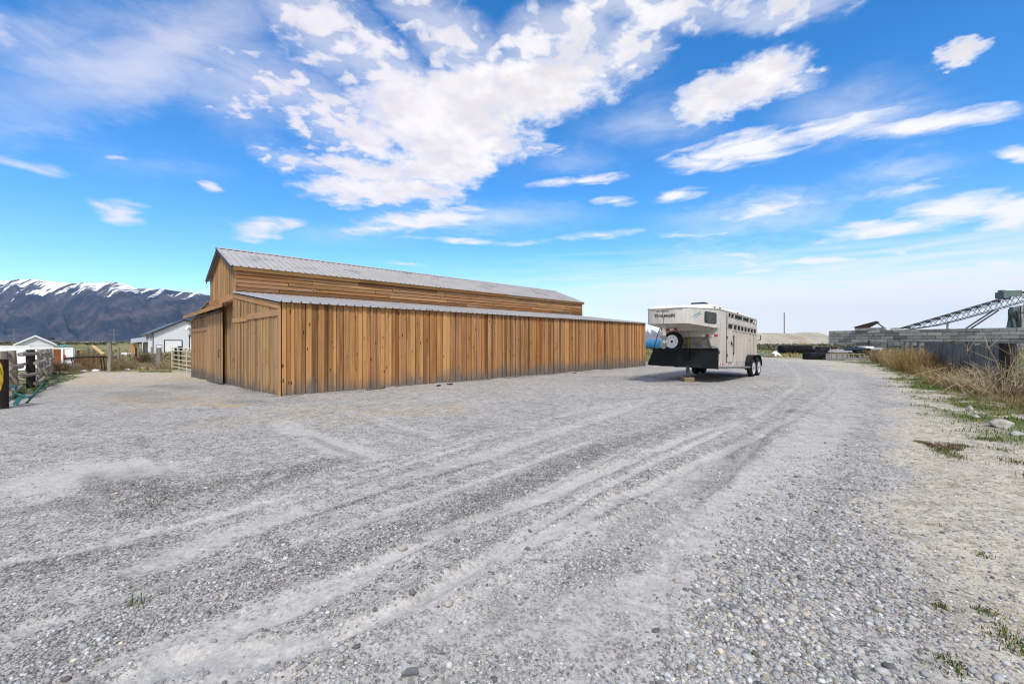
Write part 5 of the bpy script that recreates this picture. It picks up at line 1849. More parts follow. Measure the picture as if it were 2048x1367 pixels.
# ------------------------------------------------------------------ weeds and bushes
def stalks(b, base, n, spread, h, lean, r_=0.006, nbr=2, wild=0.25, g=rng, tip=0.15):
    for _ in range(n):
        a, q = g.uniform(0, 2 * math.pi), math.sqrt(g.random()) * spread
        p = Vector(base) + Vector((math.cos(a) * q, math.sin(a) * q, -0.01))
        hh = h * g.uniform(.5, 1.1)
        dv = Vector((math.cos(a) * lean * g.uniform(.1, 1) + g.gauss(0, wild), math.sin(a) * lean * g.uniform(.1, 1) + g.gauss(0, wild), 1)).normalized()
        pts = [p.copy()]
        for k in range(4):
            dv = (dv + Vector((g.gauss(0, wild * .5), g.gauss(0, wild * .5), g.gauss(-.03, .07)))).normalized()
            p = p + dv * hh / 4
            pts.append(p.copy())
        tn = g.random()
        b.tube(pts, [r_, r_ * .85, r_ * .65, r_ * .45, r_ * tip], 3, False, tn)
        for _b in range(nbr):
            i = g.randint(1, 3)
            s_ = pts[i]
            d2 = (dv + Vector((g.gauss(0, .7), g.gauss(0, .7), g.gauss(0.1, .3)))).normalized()
            l2 = hh * g.uniform(.15, .45)
            m_ = s_ + d2 * l2 * .5 + Vector((g.gauss(0, .03), g.gauss(0, .03), 0)) * l2
            b.tube([s_, m_, s_ + d2 * l2], [r_ * .5, r_ * .35, r_ * .12], 3, False, tn)


def weed(name, label, cat, base, n, spread, h, lean, mat, group=None, **kw):
    b = MB()
    stalks(b, (0, 0, 0), n, spread, h, lean, **kw)
    o = b.build(name, M[mat], None)
    o.location = base
    return tag(o, label, cat, group)


# tumbleweed heap by the log fence
def tumbleweed(name, base, rx, rz_, n, label, mat='tumble'):
    b = MB()
    for _ in range(n):
        a, e = rng.uniform(0, 2 * math.pi), rng.uniform(-.25, 1.35)
        dv = Vector((math.cos(a) * math.cos(e), math.sin(a) * math.cos(e), math.sin(e)))
        pts = []
        tw = rng.uniform(-1.1, 1.1)
        for k in range(5):
            f_ = k / 4
            aa = a + tw * f_
            rr_ = f_ * rng.uniform(.85, 1.08)
            pts.append((math.cos(aa) * math.cos(e) * rr_ * rx, math.sin(aa) * math.cos(e) * rr_ * rx * .8, max(0.01, rz_ * .35 + math.sin(e) * rr_ * rz_ * .75)))
        b.tube(pts, [.008, .007, .006, .005, .002], 3, False, rng.random())
        q = Vector(pts[-1])
        for _k in range(3):
            i = rng.randint(2, 4)
            s_ = Vector(pts[i])
            b.tube([s_, s_ + Vector((rng.gauss(0, .12), rng.gauss(0, .12), rng.gauss(0.02, .09)))], [.006, .002], 3, False)
    o = b.build(name, M[mat], None)
    o.location = base
    return tag(o, label, 'tumbleweed')


tumbleweed('tumbleweed', gpt(122, 748), 0.82, 0.72, 420, 'big round tan tumbleweed resting at the end of the log fence')
tumbleweed('tumbleweed', gpt(150, 744), 0.55, 0.5, 200, 'smaller grey tumbleweed beside the big tan one', 'straw_pale')
tumbleweed('tumbleweed', gpt(287, 731), 0.9, 1.0, 260, 'brown tumbleweed caught on the wire fence', 'straw_brown')
weed('dry_weeds', 'tall orange dry weeds behind the pole gate, nearest the white fence', 'weeds', gpt(158, 737), 260, 1.0, 1.75, .25, 'straw_orange', 'dry weeds along the field fence', r_=.010)
weed('dry_weeds', 'straw coloured weeds under the middle of the dark pole', 'weeds', gpt(188, 739), 240, 1.2, 1.05, .3, 'straw_orange', 'dry weeds along the field fence', r_=.009)
weed('dry_weeds', 'golden dry weeds at the foot of the tall gate post', 'weeds', gpt(232, 739), 240, 1.0, .85, .35, 'straw', 'dry weeds along the field fence', r_=.009)
weed('dry_weeds', 'pale grey weeds low between gate post and wire fence', 'weeds', gpt(262, 737), 260, 1.3, .65, .5, 'straw_pale', 'dry weeds along the field fence', r_=.009)
weed('dry_weeds', 'low pale weeds around the thick fence post', 'weeds', gpt(322, 737), 200, 1.0, .6, .5, 'straw_pale', 'dry weeds along the field fence', r_=.009)
weed('dry_weeds', 'dry weeds inside the cream pipe pen', 'weeds', Vector(at(366, 31.5)), 200, 1.3, .7, .4, 'straw', 'dry weeds along the field fence', r_=.010)
weed('dry_weeds', 'thin dry weeds in front of the log fence posts', 'weeds', gpt(98, 748), 80, .5, .6, .4, 'straw_brown', 'dry weeds along the field fence', r_=.008)
for (px, py, s_, lab) in ((168, 742.5, .42, 'white stone under the dark pole, nearest the tumbleweed'), (192, 741.5, .55, 'long white stone under the middle of the dark pole'), (255, 739, .40, 'white stone near the tall gate post'), (286, 736, .38, 'white stone below the wire fence'), (301, 737.5, .36, 'white stone nearest the thick fence post'), (368, 732, .4, 'white stone inside the cream pipe pen')):
    tv, tf = ico2()
    g_ = np.random.default_rng(int(px))
    s_ *= .5
    q = tv * (1 + g_.normal(0, .08, (len(tv), 1))) * np.array([s_, s_ * .6, s_ * .5])
    o = np_mesh('pale_stone', q, tf, M['white_steel'], False)
    o.location = gpt(px, py)
    tag(o, lab, 'stone', 'pale stones along the drive')

# ------------------------------------------------------------------ fence and weeds to the right
FO, FD = Vector((14.4, 12.2, 0)), Vector((0.62, 0.78, 0))
FN = Vector((-0.78, 0.62, 0))
fpos = lambda t_, o_=0.0: Vector((*(FO + FD * t_ + FN * o_).xy, 0)) + Vector((0, 0, gs(*(FO + FD * t_ + FN * o_).xy)))
M['dark_mesh'] = pm('dark_panel', (0.19, 0.183, 0.174), (0.09, 0.087, 0.082), 2.2, 0.9, spec=.1, stretch=(2.5, 2.5, 0.7), c3=(0.24, 0.235, 0.22), s3=5.5, t3=(0.60, 0.72), bump=.006, bscale=14)
df = thing('panel_fence', 'dark grey weathered panel fence running past dry weeds', 'fence', fpos(0), math.atan2(FD.y, FD.x))
tpos = [0.0, 2.5, 5.0, 7.4, 9.8, 12.5, 15.5, 19.0, 23.0, 27.0]
for i, t_ in enumerate(tpos):
    zz = fpos(t_).z - fpos(0).z
    b = MB()
    b.tube([(t_, 0, zz - .2), (t_ + rng.uniform(-.03, .03), 0, zz + 1.42 + rng.uniform(-.05, .08))], .17 if i == 0 else rng.uniform(.09, .12), 12)
    b.build('post', M['wood_dark' if i in (0, 2) else 'wood_half'], df, smooth=True)
    if i and i < 7:
        t0 = tpos[i - 1]
        za = fpos(t0).z - fpos(0).z
        b = MB()
        xx = t0 + .05
        while xx < t_ - .1:
            w_ = min(rng.uniform(.25, .6), t_ - .05 - xx)
            z0 = za + (zz - za) * (xx - t0) / (t_ - t0)
            b.obox((xx, .11 + rng.uniform(-.012, .012), z0 + rng.uniform(0, .06)), (w_ - .006, 0, 0), (0, .015, 0), (0, 0, 1.36 + rng.uniform(-.05, .03)))
            xx += w_
        b.build('panel', M['dark_mesh'], df)
b = MB()
b.tube([(-7, -.05, 1.40), (0, -.05, 1.42), (12, -.05, 1.42), (27, -.05, 1.40)], .022, 6)
b.build('top_rail', M['wood_half'], df)
for zz in (.2, .45, .7, .95, 1.2):
    b = MB()
    b.tube([(-7, -.03, zz), (0, -.03, zz + .02)], .006, 4)
    b.build('wire', M['steel_wire'], df)
for k in range(24):
    b = MB()
    b.tube([(-.28 * (k + 1), -.03, .05), (-.28 * (k + 1), -.03, 1.3)], .004, 3)
    b.build('wire', M['steel_wire'], df)

weed('dead_bush', 'large tangled tan dead bush against the dark fence post', 'bush', fpos(0.2, 0.7), 170, .65, .72, .9, 'straw_pale', 'dead bushes along the panel fence', r_=.008, nbr=5, wild=.3)
weed('dead_bush', 'bare grey branchy bush rising above the dark fence post', 'bush', fpos(-.3, 0.25), 22, .45, 1.6, .45, 'straw_pale', 'dead bushes along the panel fence', r_=.011, nbr=7, wild=.28)
weed('dead_bush', 'brown dead bush spreading low in front of the dark panels', 'bush', fpos(1.8, 0.75), 190, .8, .62, .9, 'straw', 'dead bushes along the panel fence', r_=.009, nbr=4, wild=.32)
weed('dead_bush', 'reddish brown thin bush close to the second dark post', 'bush', fpos(3.4, 0.4), 130, .7, 1.0, .4, 'straw_brown', 'dead bushes along the panel fence', r_=.006, nbr=4, wild=.25)
weed('dead_bush', 'pale low bush at the picture edge past the fence post', 'bush', fpos(-1.6, 0.45), 120, .7, .95, .8, 'straw_pale', 'dead bushes along the panel fence', r_=.009, nbr=4, wild=.32)
weed('dead_bush', 'brown twiggy bush behind the wire mesh of the fence', 'bush', fpos(-2.2, -0.9), 130, .9, 1.1, .6, 'straw_brown', 'dead bushes along the panel fence', r_=.008, nbr=4, wild=.3)
for i, (t_, of_, n_, sp2, h_, mt, lab) in enumerate(((5.6, .7, 170, .8, .5, 'straw', 'straw grass clump bending out by the third fence post'), (7.6, .75, 200, .9, .62, 'straw_orange', 'tall orange grass clump in front of the dark panels'),
                                            (9.6, .9, 260, 1.0, 1.15, 'straw_orange', 'tallest golden grass clump where the dark panels narrow'), (12, 1.0, 240, 1.2, 1.0, 'straw', 'golden grass clump past the tallest one'),
                                            (15, 1.1, 240, 1.3, .95, 'straw', 'straw grass clump near the far end of the panels'), (19, 1.2, 220, 1.5, .95, 'straw_brown', 'brownish grass clump beyond the panels'), (23.5, 1.2, 200, 1.6, .9, 'straw', 'farthest straw clump at the end of the fence'))):
    weed('dry_grass_clump', lab, 'grass clump', fpos(t_, of_), n_, sp2 * .8, h_, .45, mt, 'straw clumps along the panel fence', r_=.005 + .0004 * t_, nbr=2, wild=.18)
# bent white canes lying out over the grass
for k, (t_, of_) in enumerate(((2.6, 1.8), (0.2, 1.4), (-1.2, 1.3))):
    b = MB()
    p = fpos(t_, of_)
    pts = [fpos(t_, of_ - 0.9) + Vector((0, 0, .55)), fpos(t_ - .1, of_ - .5) + Vector((0, 0, .42)), fpos(t_ - .2, of_) + Vector((0, 0, .25)), fpos(t_ - .5, of_ + .25) + Vector((0, 0, .06))]
    b.tube(pts, [.012, .011, .009, .006], 5)
    o = b.build('bent_cane', M['straw_pale'], None, smooth=True)
    tag(o, ('pale bent cane drooping over the green verge', 'pale cane arching out of the tangled bush', 'pale cane curling above the white boulder')[k], 'cane', 'bent canes')


def ico3():
    v, f = ico2()
    vs, cache, out = [tuple(p) for p in v], {}, []
    def mid(i, j):
        k = (min(i, j), max(i, j))
        if k not in cache:
            q = np.array(vs[i]) + np.array(vs[j])
            vs.append(tuple(q / np.linalg.norm(q)))
            cache[k] = len(vs) - 1
        return cache[k]
    for (i, j, k) in f:
        a, b, c = mid(i, j), mid(j, k), mid(k, i)
        out += [(i, a, c), (j, b, a), (k, c, b), (a, b, c)]
    return np.array(vs), np.array(out)


def boulder(px, py, sx, sy, sz, lab, mat, seed, grp=None, rough=.5):
    tv, tf = ico3()
    g_ = np.random.default_rng(seed)
    big = fbm(tv[:, 0] * 1.5 + 7 * seed + tv[:, 2], tv[:, 1] * 1.5 + tv[:, 2] * 1.7, seed, 2) - .5
    fin = fbm(tv[:, 0] * 5 + 3 * seed + 2 * tv[:, 2], tv[:, 1] * 5 + tv[:, 2] * 4, seed + 2, 3) - .5
    q = tv.copy()
    for _ in range(7):          # knocked-off faces
        nv = g_.normal(0, 1, 3)
        nv /= np.linalg.norm(nv)
        dd = q @ nv
        lim = g_.uniform(.62, .9)
        q = q - np.clip(dd - lim, 0, None)[:, None] * nv * (.85 if rough > .6 else .45)
    q = q * (1 + big[:, None] * .5 + fin[:, None] * .28 * rough) * np.array([sx, sy, sz])
    o = np_mesh('rock', q, tf, M[mat], rough < .6)
    p = gpt(px, py)
    o.location = p + Vector((0, 0, sz * .3))
    o.rotation_euler = (0, 0, g_.uniform(0, 3))
    return tag(o, lab, 'rock', grp)


M['rock_pale'] = pm('pale_rock', (0.40, 0.385, 0.35), (0.24, 0.23, 0.205), 9, 0.9, bump=.01, bscale=25)
M['rock_grey'] = pm('grey_rock', (0.33, 0.32, 0.30), (0.24, 0.235, 0.225), 14, 0.85, bump=.003, bscale=60)
M['rock_dark'] = pm('dark_rock', (0.14, 0.14, 0.15), (0.09, 0.09, 0.095), 14, 0.8, bump=.003, bscale=60)
boulder(2004, 856, .16, .13, .10, 'pale rough boulder half hidden by dry grass at the verge', 'rock_pale', 5, None, 1.2)
boulder(2034, 872, .09, .08, .05, 'flat pale rock just below the rough boulder', 'rock_pale', 6, None, 1.2)
boulder(1952, 838, .07, .06, .05, 'small white rock in the grass under the tangled bush', 'rock_pale', 7, None, 1.2)
boulder(1940, 822, .06, .05, .08, 'upright white rock in the grass under the tangled bush', 'rock_pale', 8, None, 1.2)
for (px, py, r_, m_, lab) in ((1583, 1222, .040, 'rock_grey', 'largest smooth pebble, brownish grey, in the gravel margin'), (1463, 1222, .026, 'rock_dark', 'dark rounded stone lying left of the largest pebble'), (1562, 1108, .020, 'rock_pale', 'cream flat pebble above the largest pebble'), (1828, 1249, .036, 'rock_grey', 'long grey stone at the edge of the pale dirt'),
                              (1568, 976, .032, 'rock_grey', 'grey stone alone on the smooth gravel lane'), (1693, 1026, .036, 'rock_pale', 'cream elongated stone lying on the dirt verge'), (1447, 1167, .034, 'rock_pale', 'pale pitted stone beside the gravel margin'), (805, 1102, .038, 'rock_pale', 'pale flat stone in the middle of the yard'),
                              (1850, 1217, .03, 'rock_pale', 'tan flat stone next to a grass tuft'), (1612, 1042, .026, 'rock_pale', 'pale sliver of stone on the gravel shoulder'), (898, 1213, .03, 'rock_pale', 'round pale stone in a wheel track'), (1318, 940, .03, 'rock_pale', 'white stone between two wheel tracks')):
    boulder(px, py, r_, r_ * .8, r_ * .5, lab, m_, int(px) % 97, 'single stones on the yard')
b = MB()
b.prism([(-.035, -.02, 0), (.04, -.012, 0), (.03, .026, 0), (-.02, .02, 0)], (0.005, 0, .012))
o = b.build('slate_chip', M['rock_dark'], None)
o.location = gpt(818, 1350)
tag(o, 'dark flat slate chip at the bottom of the yard', 'stone')


# ------------------------------------------------------------------ grass
def blades(name, px, py, h, wid, colr, seed):
    """one triangle pair per blade at ground points; arrays"""
    g_ = np.random.default_rng(seed)
    n = len(px)
    z = ground_sample(px, py)
    a = g_.uniform(0, 2 * math.pi, n)
    le = g_.uniform(.1, .8, n)
    bx, by_ = np.cos(a + 1.57) * wid / 2, np.sin(a + 1.57) * wid / 2
    tx, ty = px + np.cos(a) * h * le, py + np.sin(a) * h * le
    mx, my = px + np.cos(a) * h * le * .35, py + np.sin(a) * h * le * .35
    V = np.stack([np.stack([px - bx, py - by_, z - .005], 1), np.stack([px + bx, py + by_, z - .005], 1), np.stack([mx + bx * .7, my + by_ * .7, z + h * .6], 1), np.stack([mx - bx * .7, my - by_ * .7, z + h * .6], 1), np.stack([tx, ty, z + h * np.sqrt(1 - .5 * le ** 2)], 1)], 1).reshape(-1, 3)
    k = np.arange(n)[:, None] * 5
    Fc = np.concatenate([k + np.array([[0, 1, 2]]), k + np.array([[0, 2, 3]]), k + np.array([[3, 2, 4]])])
    c = np.concatenate([np.repeat(colr, 5, axis=0), np.ones((n * 5, 1))], 1)
    o = np_mesh(name, V, Fc, M['blade'], False, {'col': ('FLOAT_COLOR', c)})
    o['kind'] = 'stuff'
    return o


def blade_mat():
    m, t, p = principled('grass_blade')
    t.put(p, 'Base Color', t.n('ShaderNodeAttribute', attribute_name='col').outputs['Color'])
    t.put(p, 'Roughness', 0.8)
    t.put(p, 'Specular IOR Level', 0.15)
    return m


M['blade'] = blade_mat()
g_ = np.random.default_rng(5)


def blade_cols(n, dry):
    g1, g2 = np.array([.05, .10, .015]), np.array([.13, .19, .04])
    d1, d2 = np.array([.26, .19, .08]), np.array([.42, .33, .17])
    r_ = g_.uniform(0, 1, (n, 1))
    gr, dr_ = g1 + (g2 - g1) * r_, d1 + (d2 - d1) * r_
    return np.where(g_.uniform(0, 1, (n, 1)) < dry, dr_, gr)


# short green grass on the verges
rr = np.exp(g_.uniform(math.log(3.0), math.log(34), 420000))
aa = np.radians(g_.uniform(-52, 53, 420000))
x, y = rr * np.sin(aa), rr * np.cos(aa)
gm = ground_sample(x, y, 'grass')
cl = fbm(x * 5, y * 5, 77, 3)
keep = (g_.uniform(0, 1, len(x)) < gm * sstep(cl, .36, .52)) & (gm > .08)
x, y, rr = x[keep], y[keep], rr[keep]
blades('grass', x, y, g_.uniform(.015, .05, len(x)) * (1 + rr / 30), .006 + rr * .0007, blade_cols(len(x), .06), 1)
# tufts near the camera: green and dead
tx, ty, th = [], [], []
for (px, py, sp2, n_, h_) in ((1880, 1215, .022, 70, .025), (1978, 1228, .026, 80, .025), (2020, 1275, .045, 130, .03), (1905, 1332, .04, 120, .028), (2035, 1300, .03, 50, .03), (1885, 903, .07, 260, .04), (1920, 893, .07, 300, .04), (1905, 912, .08, 260, .04), (1973, 880, .09, 260, .05), (1838, 884, .04, 120, .03), (1850, 888, .04, 120, .03), (275, 1205, .03, 14, .09),
                              (2030, 925, .07, 160, .04), (1965, 1115, .03, 40, .025), (2000, 900, .08, 140, .04), (1780, 772, .3, 300, .05), (1900, 770, .4, 500, .06), (1850, 755, .4, 500, .06), (1935, 800, .3, 500, .05)):
    p = gpt(px, py)
    tx.append(g_.normal(p.x, sp2, n_))
    ty.append(g_.normal(p.y, sp2, n_))
    th.append(g_.uniform(.4, 1.1, n_) * h_)
tx, ty, th = map(np.concatenate, (tx, ty, th))
blades('grass', tx, ty, th, .006 + 0 * tx, blade_cols(len(tx), .22) * .7, 2)
# dead grass litter on the dirt verge
rr = np.exp(g_.uniform(math.log(2.2), math.log(24), 60000))
aa = np.radians(g_.uniform(15, 53, 60000))
x, y = rr * np.sin(aa), rr * np.cos(aa)
e = ground_sample(x, y, 'e')
keep = g_.uniform(0, 1, len(x)) < sstep(e, .3, 4.0) * sstep(fbm(x * 2.3, y * 2.3, 12), .42, .65) * .5
x, y, rr = x[keep], y[keep], rr[keep]
cc = blade_cols(len(x), 1.0) * g_.uniform(.35, 1, (len(x), 1))
blades('dead_grass', x, y, g_.uniform(.015, .05, len(x)), .004 + rr * .0005, cc, 3)
tt_, oo_ = g_.uniform(-6, 26, 26000), np.abs(g_.normal(0, .85, 26000))
x, y = 14.4 + .62 * tt_ - .78 * oo_, 12.2 + .78 * tt_ + .62 * oo_
cc = blade_cols(len(x), 1.0) * g_.uniform(.35, 1.05, (len(x), 1))
blades('dead_grass', x, y, g_.uniform(.04, .26, len(x)) * np.exp(-oo_ * .5), .006 + 0 * x, cc, 9)
# rough field grass farther off
rr = np.exp(g_.uniform(math.log(20), math.log(130), 90000))
aa = np.radians(g_.uniform(-54, 54, 90000))
x, y = rr * np.sin(aa), rr * np.cos(aa)
gm = ground_sample(x, y, 'field')
keep = g_.uniform(0, 1, len(x)) < gm * sstep(fbm(x * .35, y * .35, 19), .35, .65) * .8
x, y, rr = x[keep], y[keep], rr[keep]
blades('field_grass', x, y, g_.uniform(.06, .22, len(x)) * (1 + rr / 150), .01 + rr * .0014, blade_cols(len(x), .62) * .85, 4)
weed('dry_grass_mound', 'small grey mound of dead grass on the dirt verge', 'grass mound', gpt(1888, 897), 240, .17, .10, 1.6, 'straw_brown', None, r_=.004, nbr=1, wild=.5)


# low brush seen as a mass
def brush(name, pts, size, col_, seed, per=46):
    g2 = np.random.default_rng(seed)
    V, Fc, C = [], [], []
    for (x_, y_, s_) in pts:
        n = per
        a, e = g2.uniform(0, 2 * math.pi, n), np.arccos(g2.uniform(-.1, 1, n))
        r_ = s_ * g2.uniform(.35, 1, n) ** .6
        cx, cy, cz = r_ * np.sin(e) * np.cos(a) * 1.3, r_ * np.sin(e) * np.sin(a) * 1.3, r_ * np.cos(e) * .9
        tri = g2.normal(0, s_ * size, (n, 3, 3))
        q = np.stack([cx + x_, cy + y_, np.maximum(cz, .02) + float(gz(x_, y_))], 1)[:, None, :] + tri
        V.append(q.reshape(-1, 3))
        c = np.array(col_) * g2.uniform(.5, 1.5) * g2.uniform(.6, 1.4, (n, 1))
        C.append(np.repeat(c, 3, axis=0))
    V, C = np.concatenate(V), np.concatenate(C)
    Fc = np.arange(len(V)).reshape(-1, 3)
    o = np_mesh(name, V, Fc, M['blade'], False, {'col': ('FLOAT_COLOR', np.concatenate([C, np.ones((len(C), 1))], 1))})
    o['kind'] = 'stuff'


pts = []
for k in range(420):
    d_ = rng.uniform(62, 120)
    px = rng.uniform(1440, 1700)
    pts.append(((px - CX) / FOC * d_, d_, rng.uniform(.5, 1.15)))
brush('sagebrush', pts, .13, (.13, .13, .085), 3)
pts = []
for k in range(300):
    d_ = rng.uniform(48, 66)
    px = rng.uniform(1650, 2080)
    pts.append(((px - CX) / FOC * d_, d_, rng.uniform(.25, .6)))
brush('dry_brush', pts, .16, (.22, .175, .10), 4)
pts = []
for k in range(260):
    d_ = rng.uniform(200, 480)
    px = rng.uniform(-150, 480)
    pts.append(((px - CX) / FOC * d_, d_, rng.uniform(1.0, 2.2)))
brush('far_brush', pts, .18, (.075, .072, .05), 5, 34)
pts = []
for k in range(260):
    d_ = rng.uniform(36, 60)
    px = rng.uniform(140, 345)
    pts.append(((px - CX) / FOC * d_, d_, rng.uniform(.12, .4)))
brush('field_weeds', pts, .18, (.20, .165, .10), 6)

# ------------------------------------------------------------------ block wall, heap, plant
def concrete_mat():
    m, t, p = principled('cast_block')
    ti = t.n('ShaderNodeAttribute', attribute_name='tint').outputs['Fac']
    gc = t.n('ShaderNodeAttribute', attribute_name='gc').outputs['Vector']
    n = t.noise(gc, 1.1, 6, .65).outputs['Fac']
    c = t.mix(ti, (.11, .115, .118), (.36, .36, .35))
    c = t.mix(t.ss(n, .35, .7, 0, .6), c, t.vm('MULTIPLY', c, (.55, .55, .54)))
    c = t.mix(t.ss(t.noise(gc, .35, 3).outputs['Fac'], .55, .72, 0, .5), c, (.22, .205, .175))
    t.put(p, 'Base Color', c)
    t.put(p, 'Roughness', .9)
    return m


M['block'] = concrete_mat()
WA, WB = Vector(((1658 - CX) / FOC * 94, 94, 0)), Vector(((2048 - CX) / FOC * 70, 70, 0))
wd = (WB - WA)
WL = wd.length * 1.5
wdir = wd.normalized()
bw = thing('block_wall', 'long grey retaining wall of stacked concrete blocks', 'wall', WA, math.atan2(wdir.y, wdir.x))
b = MB()
ch_ = 0.64
for r_ in range(6):
    x_ = -rng.uniform(0, .2) - (0.0 if r_ % 2 else .05)
    first = True
    while x_ < WL:
        L_ = rng.choice((1.95, 2.05, 2.1)) * (.55 if (first and r_ % 2) else 1)
        first = False
        b.obox((x_, rng.uniform(-.04, .04), ch_ * r_ + rng.uniform(-.012, .012)), (L_ - .06, 0, 0), (0, .6, 0), (0, 0, ch_ - .05), min(1, max(0, rng.gauss(.5, .22))))
        x_ += L_
b.build('blocks', M['block'], bw, bevel=.03)
b = MB()
b.obox((0.1, .1, 0), (WL - .5, 0, 0), (0, .4, 0), (0, 0, ch_ * 6 - .1))
b.build('joint_fill', M['inside'], bw)

# pipe fence in front of the wall
pf = thing('pipe_fence', 'thin dark pipe fence in front of the block wall', 'fence', at(1740, 62))
o0 = Vector(pf.location)
ends = [Vector(at(px, d)) - o0 for px, d in ((1672, 66), (1706, 64), (1738, 62), (1775, 61), (1802, 60), (1835, 59))]
for i, q in enumerate(ends):
    b = MB()
    b.tube([q, q + Vector((0, 0, 1.15 if i != 2 else 1.6))], .045 if i != 2 else .16, 8)
    b.build('post', M['black_trim'], pf)
    if i > 1:
        for zz in (.35, .7, 1.05):
            b = MB()
            b.tube([ends[i - 1] + Vector((0, 0, zz)), q + Vector((0, 0, zz))], .035, 6)
            b.build('rail', M['black_trim'], pf)

# sand and gravel heap
def heap():
    nx, ny = 240, 60
    sil = [(1380, 690), (1440, 672), (1480, 667), (1512, 665.5), (1540, 665), (1580, 665.5), (1600, 664), (1625, 663.8), (1640, 665), (1652, 669), (1668, 676), (1690, 688), (1720, 690)]
    X = np.linspace(1380, 1720, nx)
    T = np.linspace(0, 1, ny)
    XX, TT = np.meshgrid(X, T, indexing='ij')
    Y = 195 + 45 * TT
    top = np.interp(XX, [q[0] for q in sil], [q[1] for q in sil])
    H = np.maximum(CAMH + (HY - top) / FOC * 212, -.3)
    pr = np.where(TT < .38, (TT / .38) ** .8, 1 - ((TT - .38) / .62) ** 1.5)
    wx_ = (XX - CX) / FOC * Y
    Z = H * pr * (1 + .10 * (fbm(wx_ / 9, Y / 14, 4) - .5) - .30 * (np.abs(2 * fbm(wx_ / 3.2 + .1 * Y, Y / 30, 8) - 1)) * pr * (1 - pr) * 4)
    V = np.stack([wx_, Y, Z - .1], -1).reshape(-1, 3)
    i = np.arange(nx - 1)[:, None] * ny
    j = np.arange(ny - 1)[None, :]
    Fc = np.stack([i + j, i + ny + j, i + ny + j + 1, i + j + 1], -1).reshape(-1, 4)
    M['sand'] = pm('sand_heap', (.36, .335, .265), (.25, .24, .20), .25, .95, c3=(.30, .20, .09), s3=.07, t3=(.54, .66), stretch=(1, .5, 1.5), bump=.3, bscale=.8)
    o = np_mesh('gravel_heap', V, Fc, M['sand'], True)
    tag(o, 'long pale heap of sand and gravel beyond the field', 'heap')


heap()
x_, y_, z_ = at(1568.5, 240)
b = MB()
b.tube([(0, 0, 0), (0, 0, CAMH + (HY - 625) * 240 / FOC)], [.27, .24], 8)
o = b.build('utility_pole', M['wood_half'], None, smooth=True)
o.location = (x_, y_, 0)
tag(o, 'single dark bare pole standing behind the sand heap', 'pole')

# rusty tipped frame on top of the wall
M['rust'] = pm('rusty_steel', (.035, .02, .015), (.02, .015, .013), 2, .8, c3=(.07, .035, .022), s3=1)
wtop = ch_ * 6 - .02
rf = thing('rusty_screen', 'rusty steel screen propped open on the block wall', 'screen', (WA.x + wdir.x * 7.4, WA.y + wdir.y * 7.4 + .3, wtop), math.atan2(wdir.y, wdir.x) + .15)
b = MB()
b.obox((-2.3, -.3, 0), (4.9, 0, 0), (0, 1.2, 0), (0, 0, .5))
b.build('base', M['stained'], rf, bevel=.02)
b = MB()
b.prism([(-2.4, -.35, .51), (-2.4, -.35, .75), (1.15, -.35, 1.85), (1.6, -.35, 1.6), (-.1, -.35, .51)], (0, 1.4, 0))
b.build('screen_plate', M['rust'], rf)
for yy_ in (-.3, .9):
    b = MB()
    b.tube([(1.25, yy_, 1.5), (2.3, yy_, .5)], .07, 6)
    b.build('strut', M['rust'], rf)

# conveyor and plant behind the wall
M['plant'] = pm('plant_steel', (.05, .056, .06), (.03, .034, .037), 1, .7, .0, spec=.2)
M['plant_light'] = pm('plant_sheet', (.34, .35, .355), (.22, .23, .235), .6, .5, .2, stretch=(1, 1, .3))
M['plant_green'] = pm('plant_green', (.13, .18, .185), (.09, .13, .135), 1, .6)
cd_ = 105.0
cv = thing('conveyor', 'long dark lattice conveyor climbing up behind the block wall', 'conveyor', (W(1900, 682, cd_).x, cd_, 0))
o0 = Vector(cv.location)
cw = lambda px, py, dd=0: W(px, py, cd_) - o0 + Vector((0, dd, 0))
tch = [(1790, 656.5), (1806, 656.5), (1900, 629), (2000, 599.5), (2100, 570)]
bch = [(1812, 660), (1880, 650), (1920, 640), (2000, 618), (2100, 588)]
ty_ = lambda px: float(np.interp(px, [q[0] for q in tch], [q[1] for q in tch]))
by_f = lambda px: float(np.interp(px, [q[0] for q in bch], [q[1] for q in bch]))
for dd in (0, 1.2):
    b = MB()
    b.tube([cw(*q, dd) for q in tch], .13, 6)
    b.build('chord', M['plant'], cv)
    b = MB()
    b.tube([cw(*q, dd) for q in bch], .11, 6)
    b.build('chord', M['plant'], cv)
    b = MB()
    m_ = [(px, (ty_(px) + by_f(px)) / 2 - (by_f(px) - ty_(px)) * .18) for px in (1820, 1900, 2000, 2100)]
    b.tube([cw(*q, dd) for q in m_], .06, 5)
    b.build('chord', M['plant'], cv)
    px = 1822
    k = 0
    while px < 2090:
        nx_ = px + 11
        a_ = cw(px, by_f(px) if k % 2 else ty_(px) + 3, dd)
        c_ = cw(nx_, ty_(nx_) + 3 if k % 2 else by_f(nx_), dd)
        b = MB()
        b.tube([a_, c_], .055, 5)
        b.build('brace', M['plant'], cv)
        px = nx_
        k += 1
for k, px in enumerate(range(1818, 2060, 20)):
    b = MB()
    b.box(cw(px, ty_(px) + 1.5, .6), (.35, 1.7, .5))
    b.build('roller', M['black_trim'], cv)
b = MB()
b.tube([cw(1900, 645, .6), cw(1900, 645, .6) * 1 + Vector((0, 0, -CAMH - (HY - 645) * cd_ / FOC))], .22, 8)
b.build('leg', M['plant_light'], cv)
for dd in (0, 1.2):
    b = MB()
    b.tube([cw(1996, 621, dd), cw(1935, 661, dd), cw(1910, 678, dd)], .18, 6)
    b.build('strut', M['plant'], cv)
b = MB()
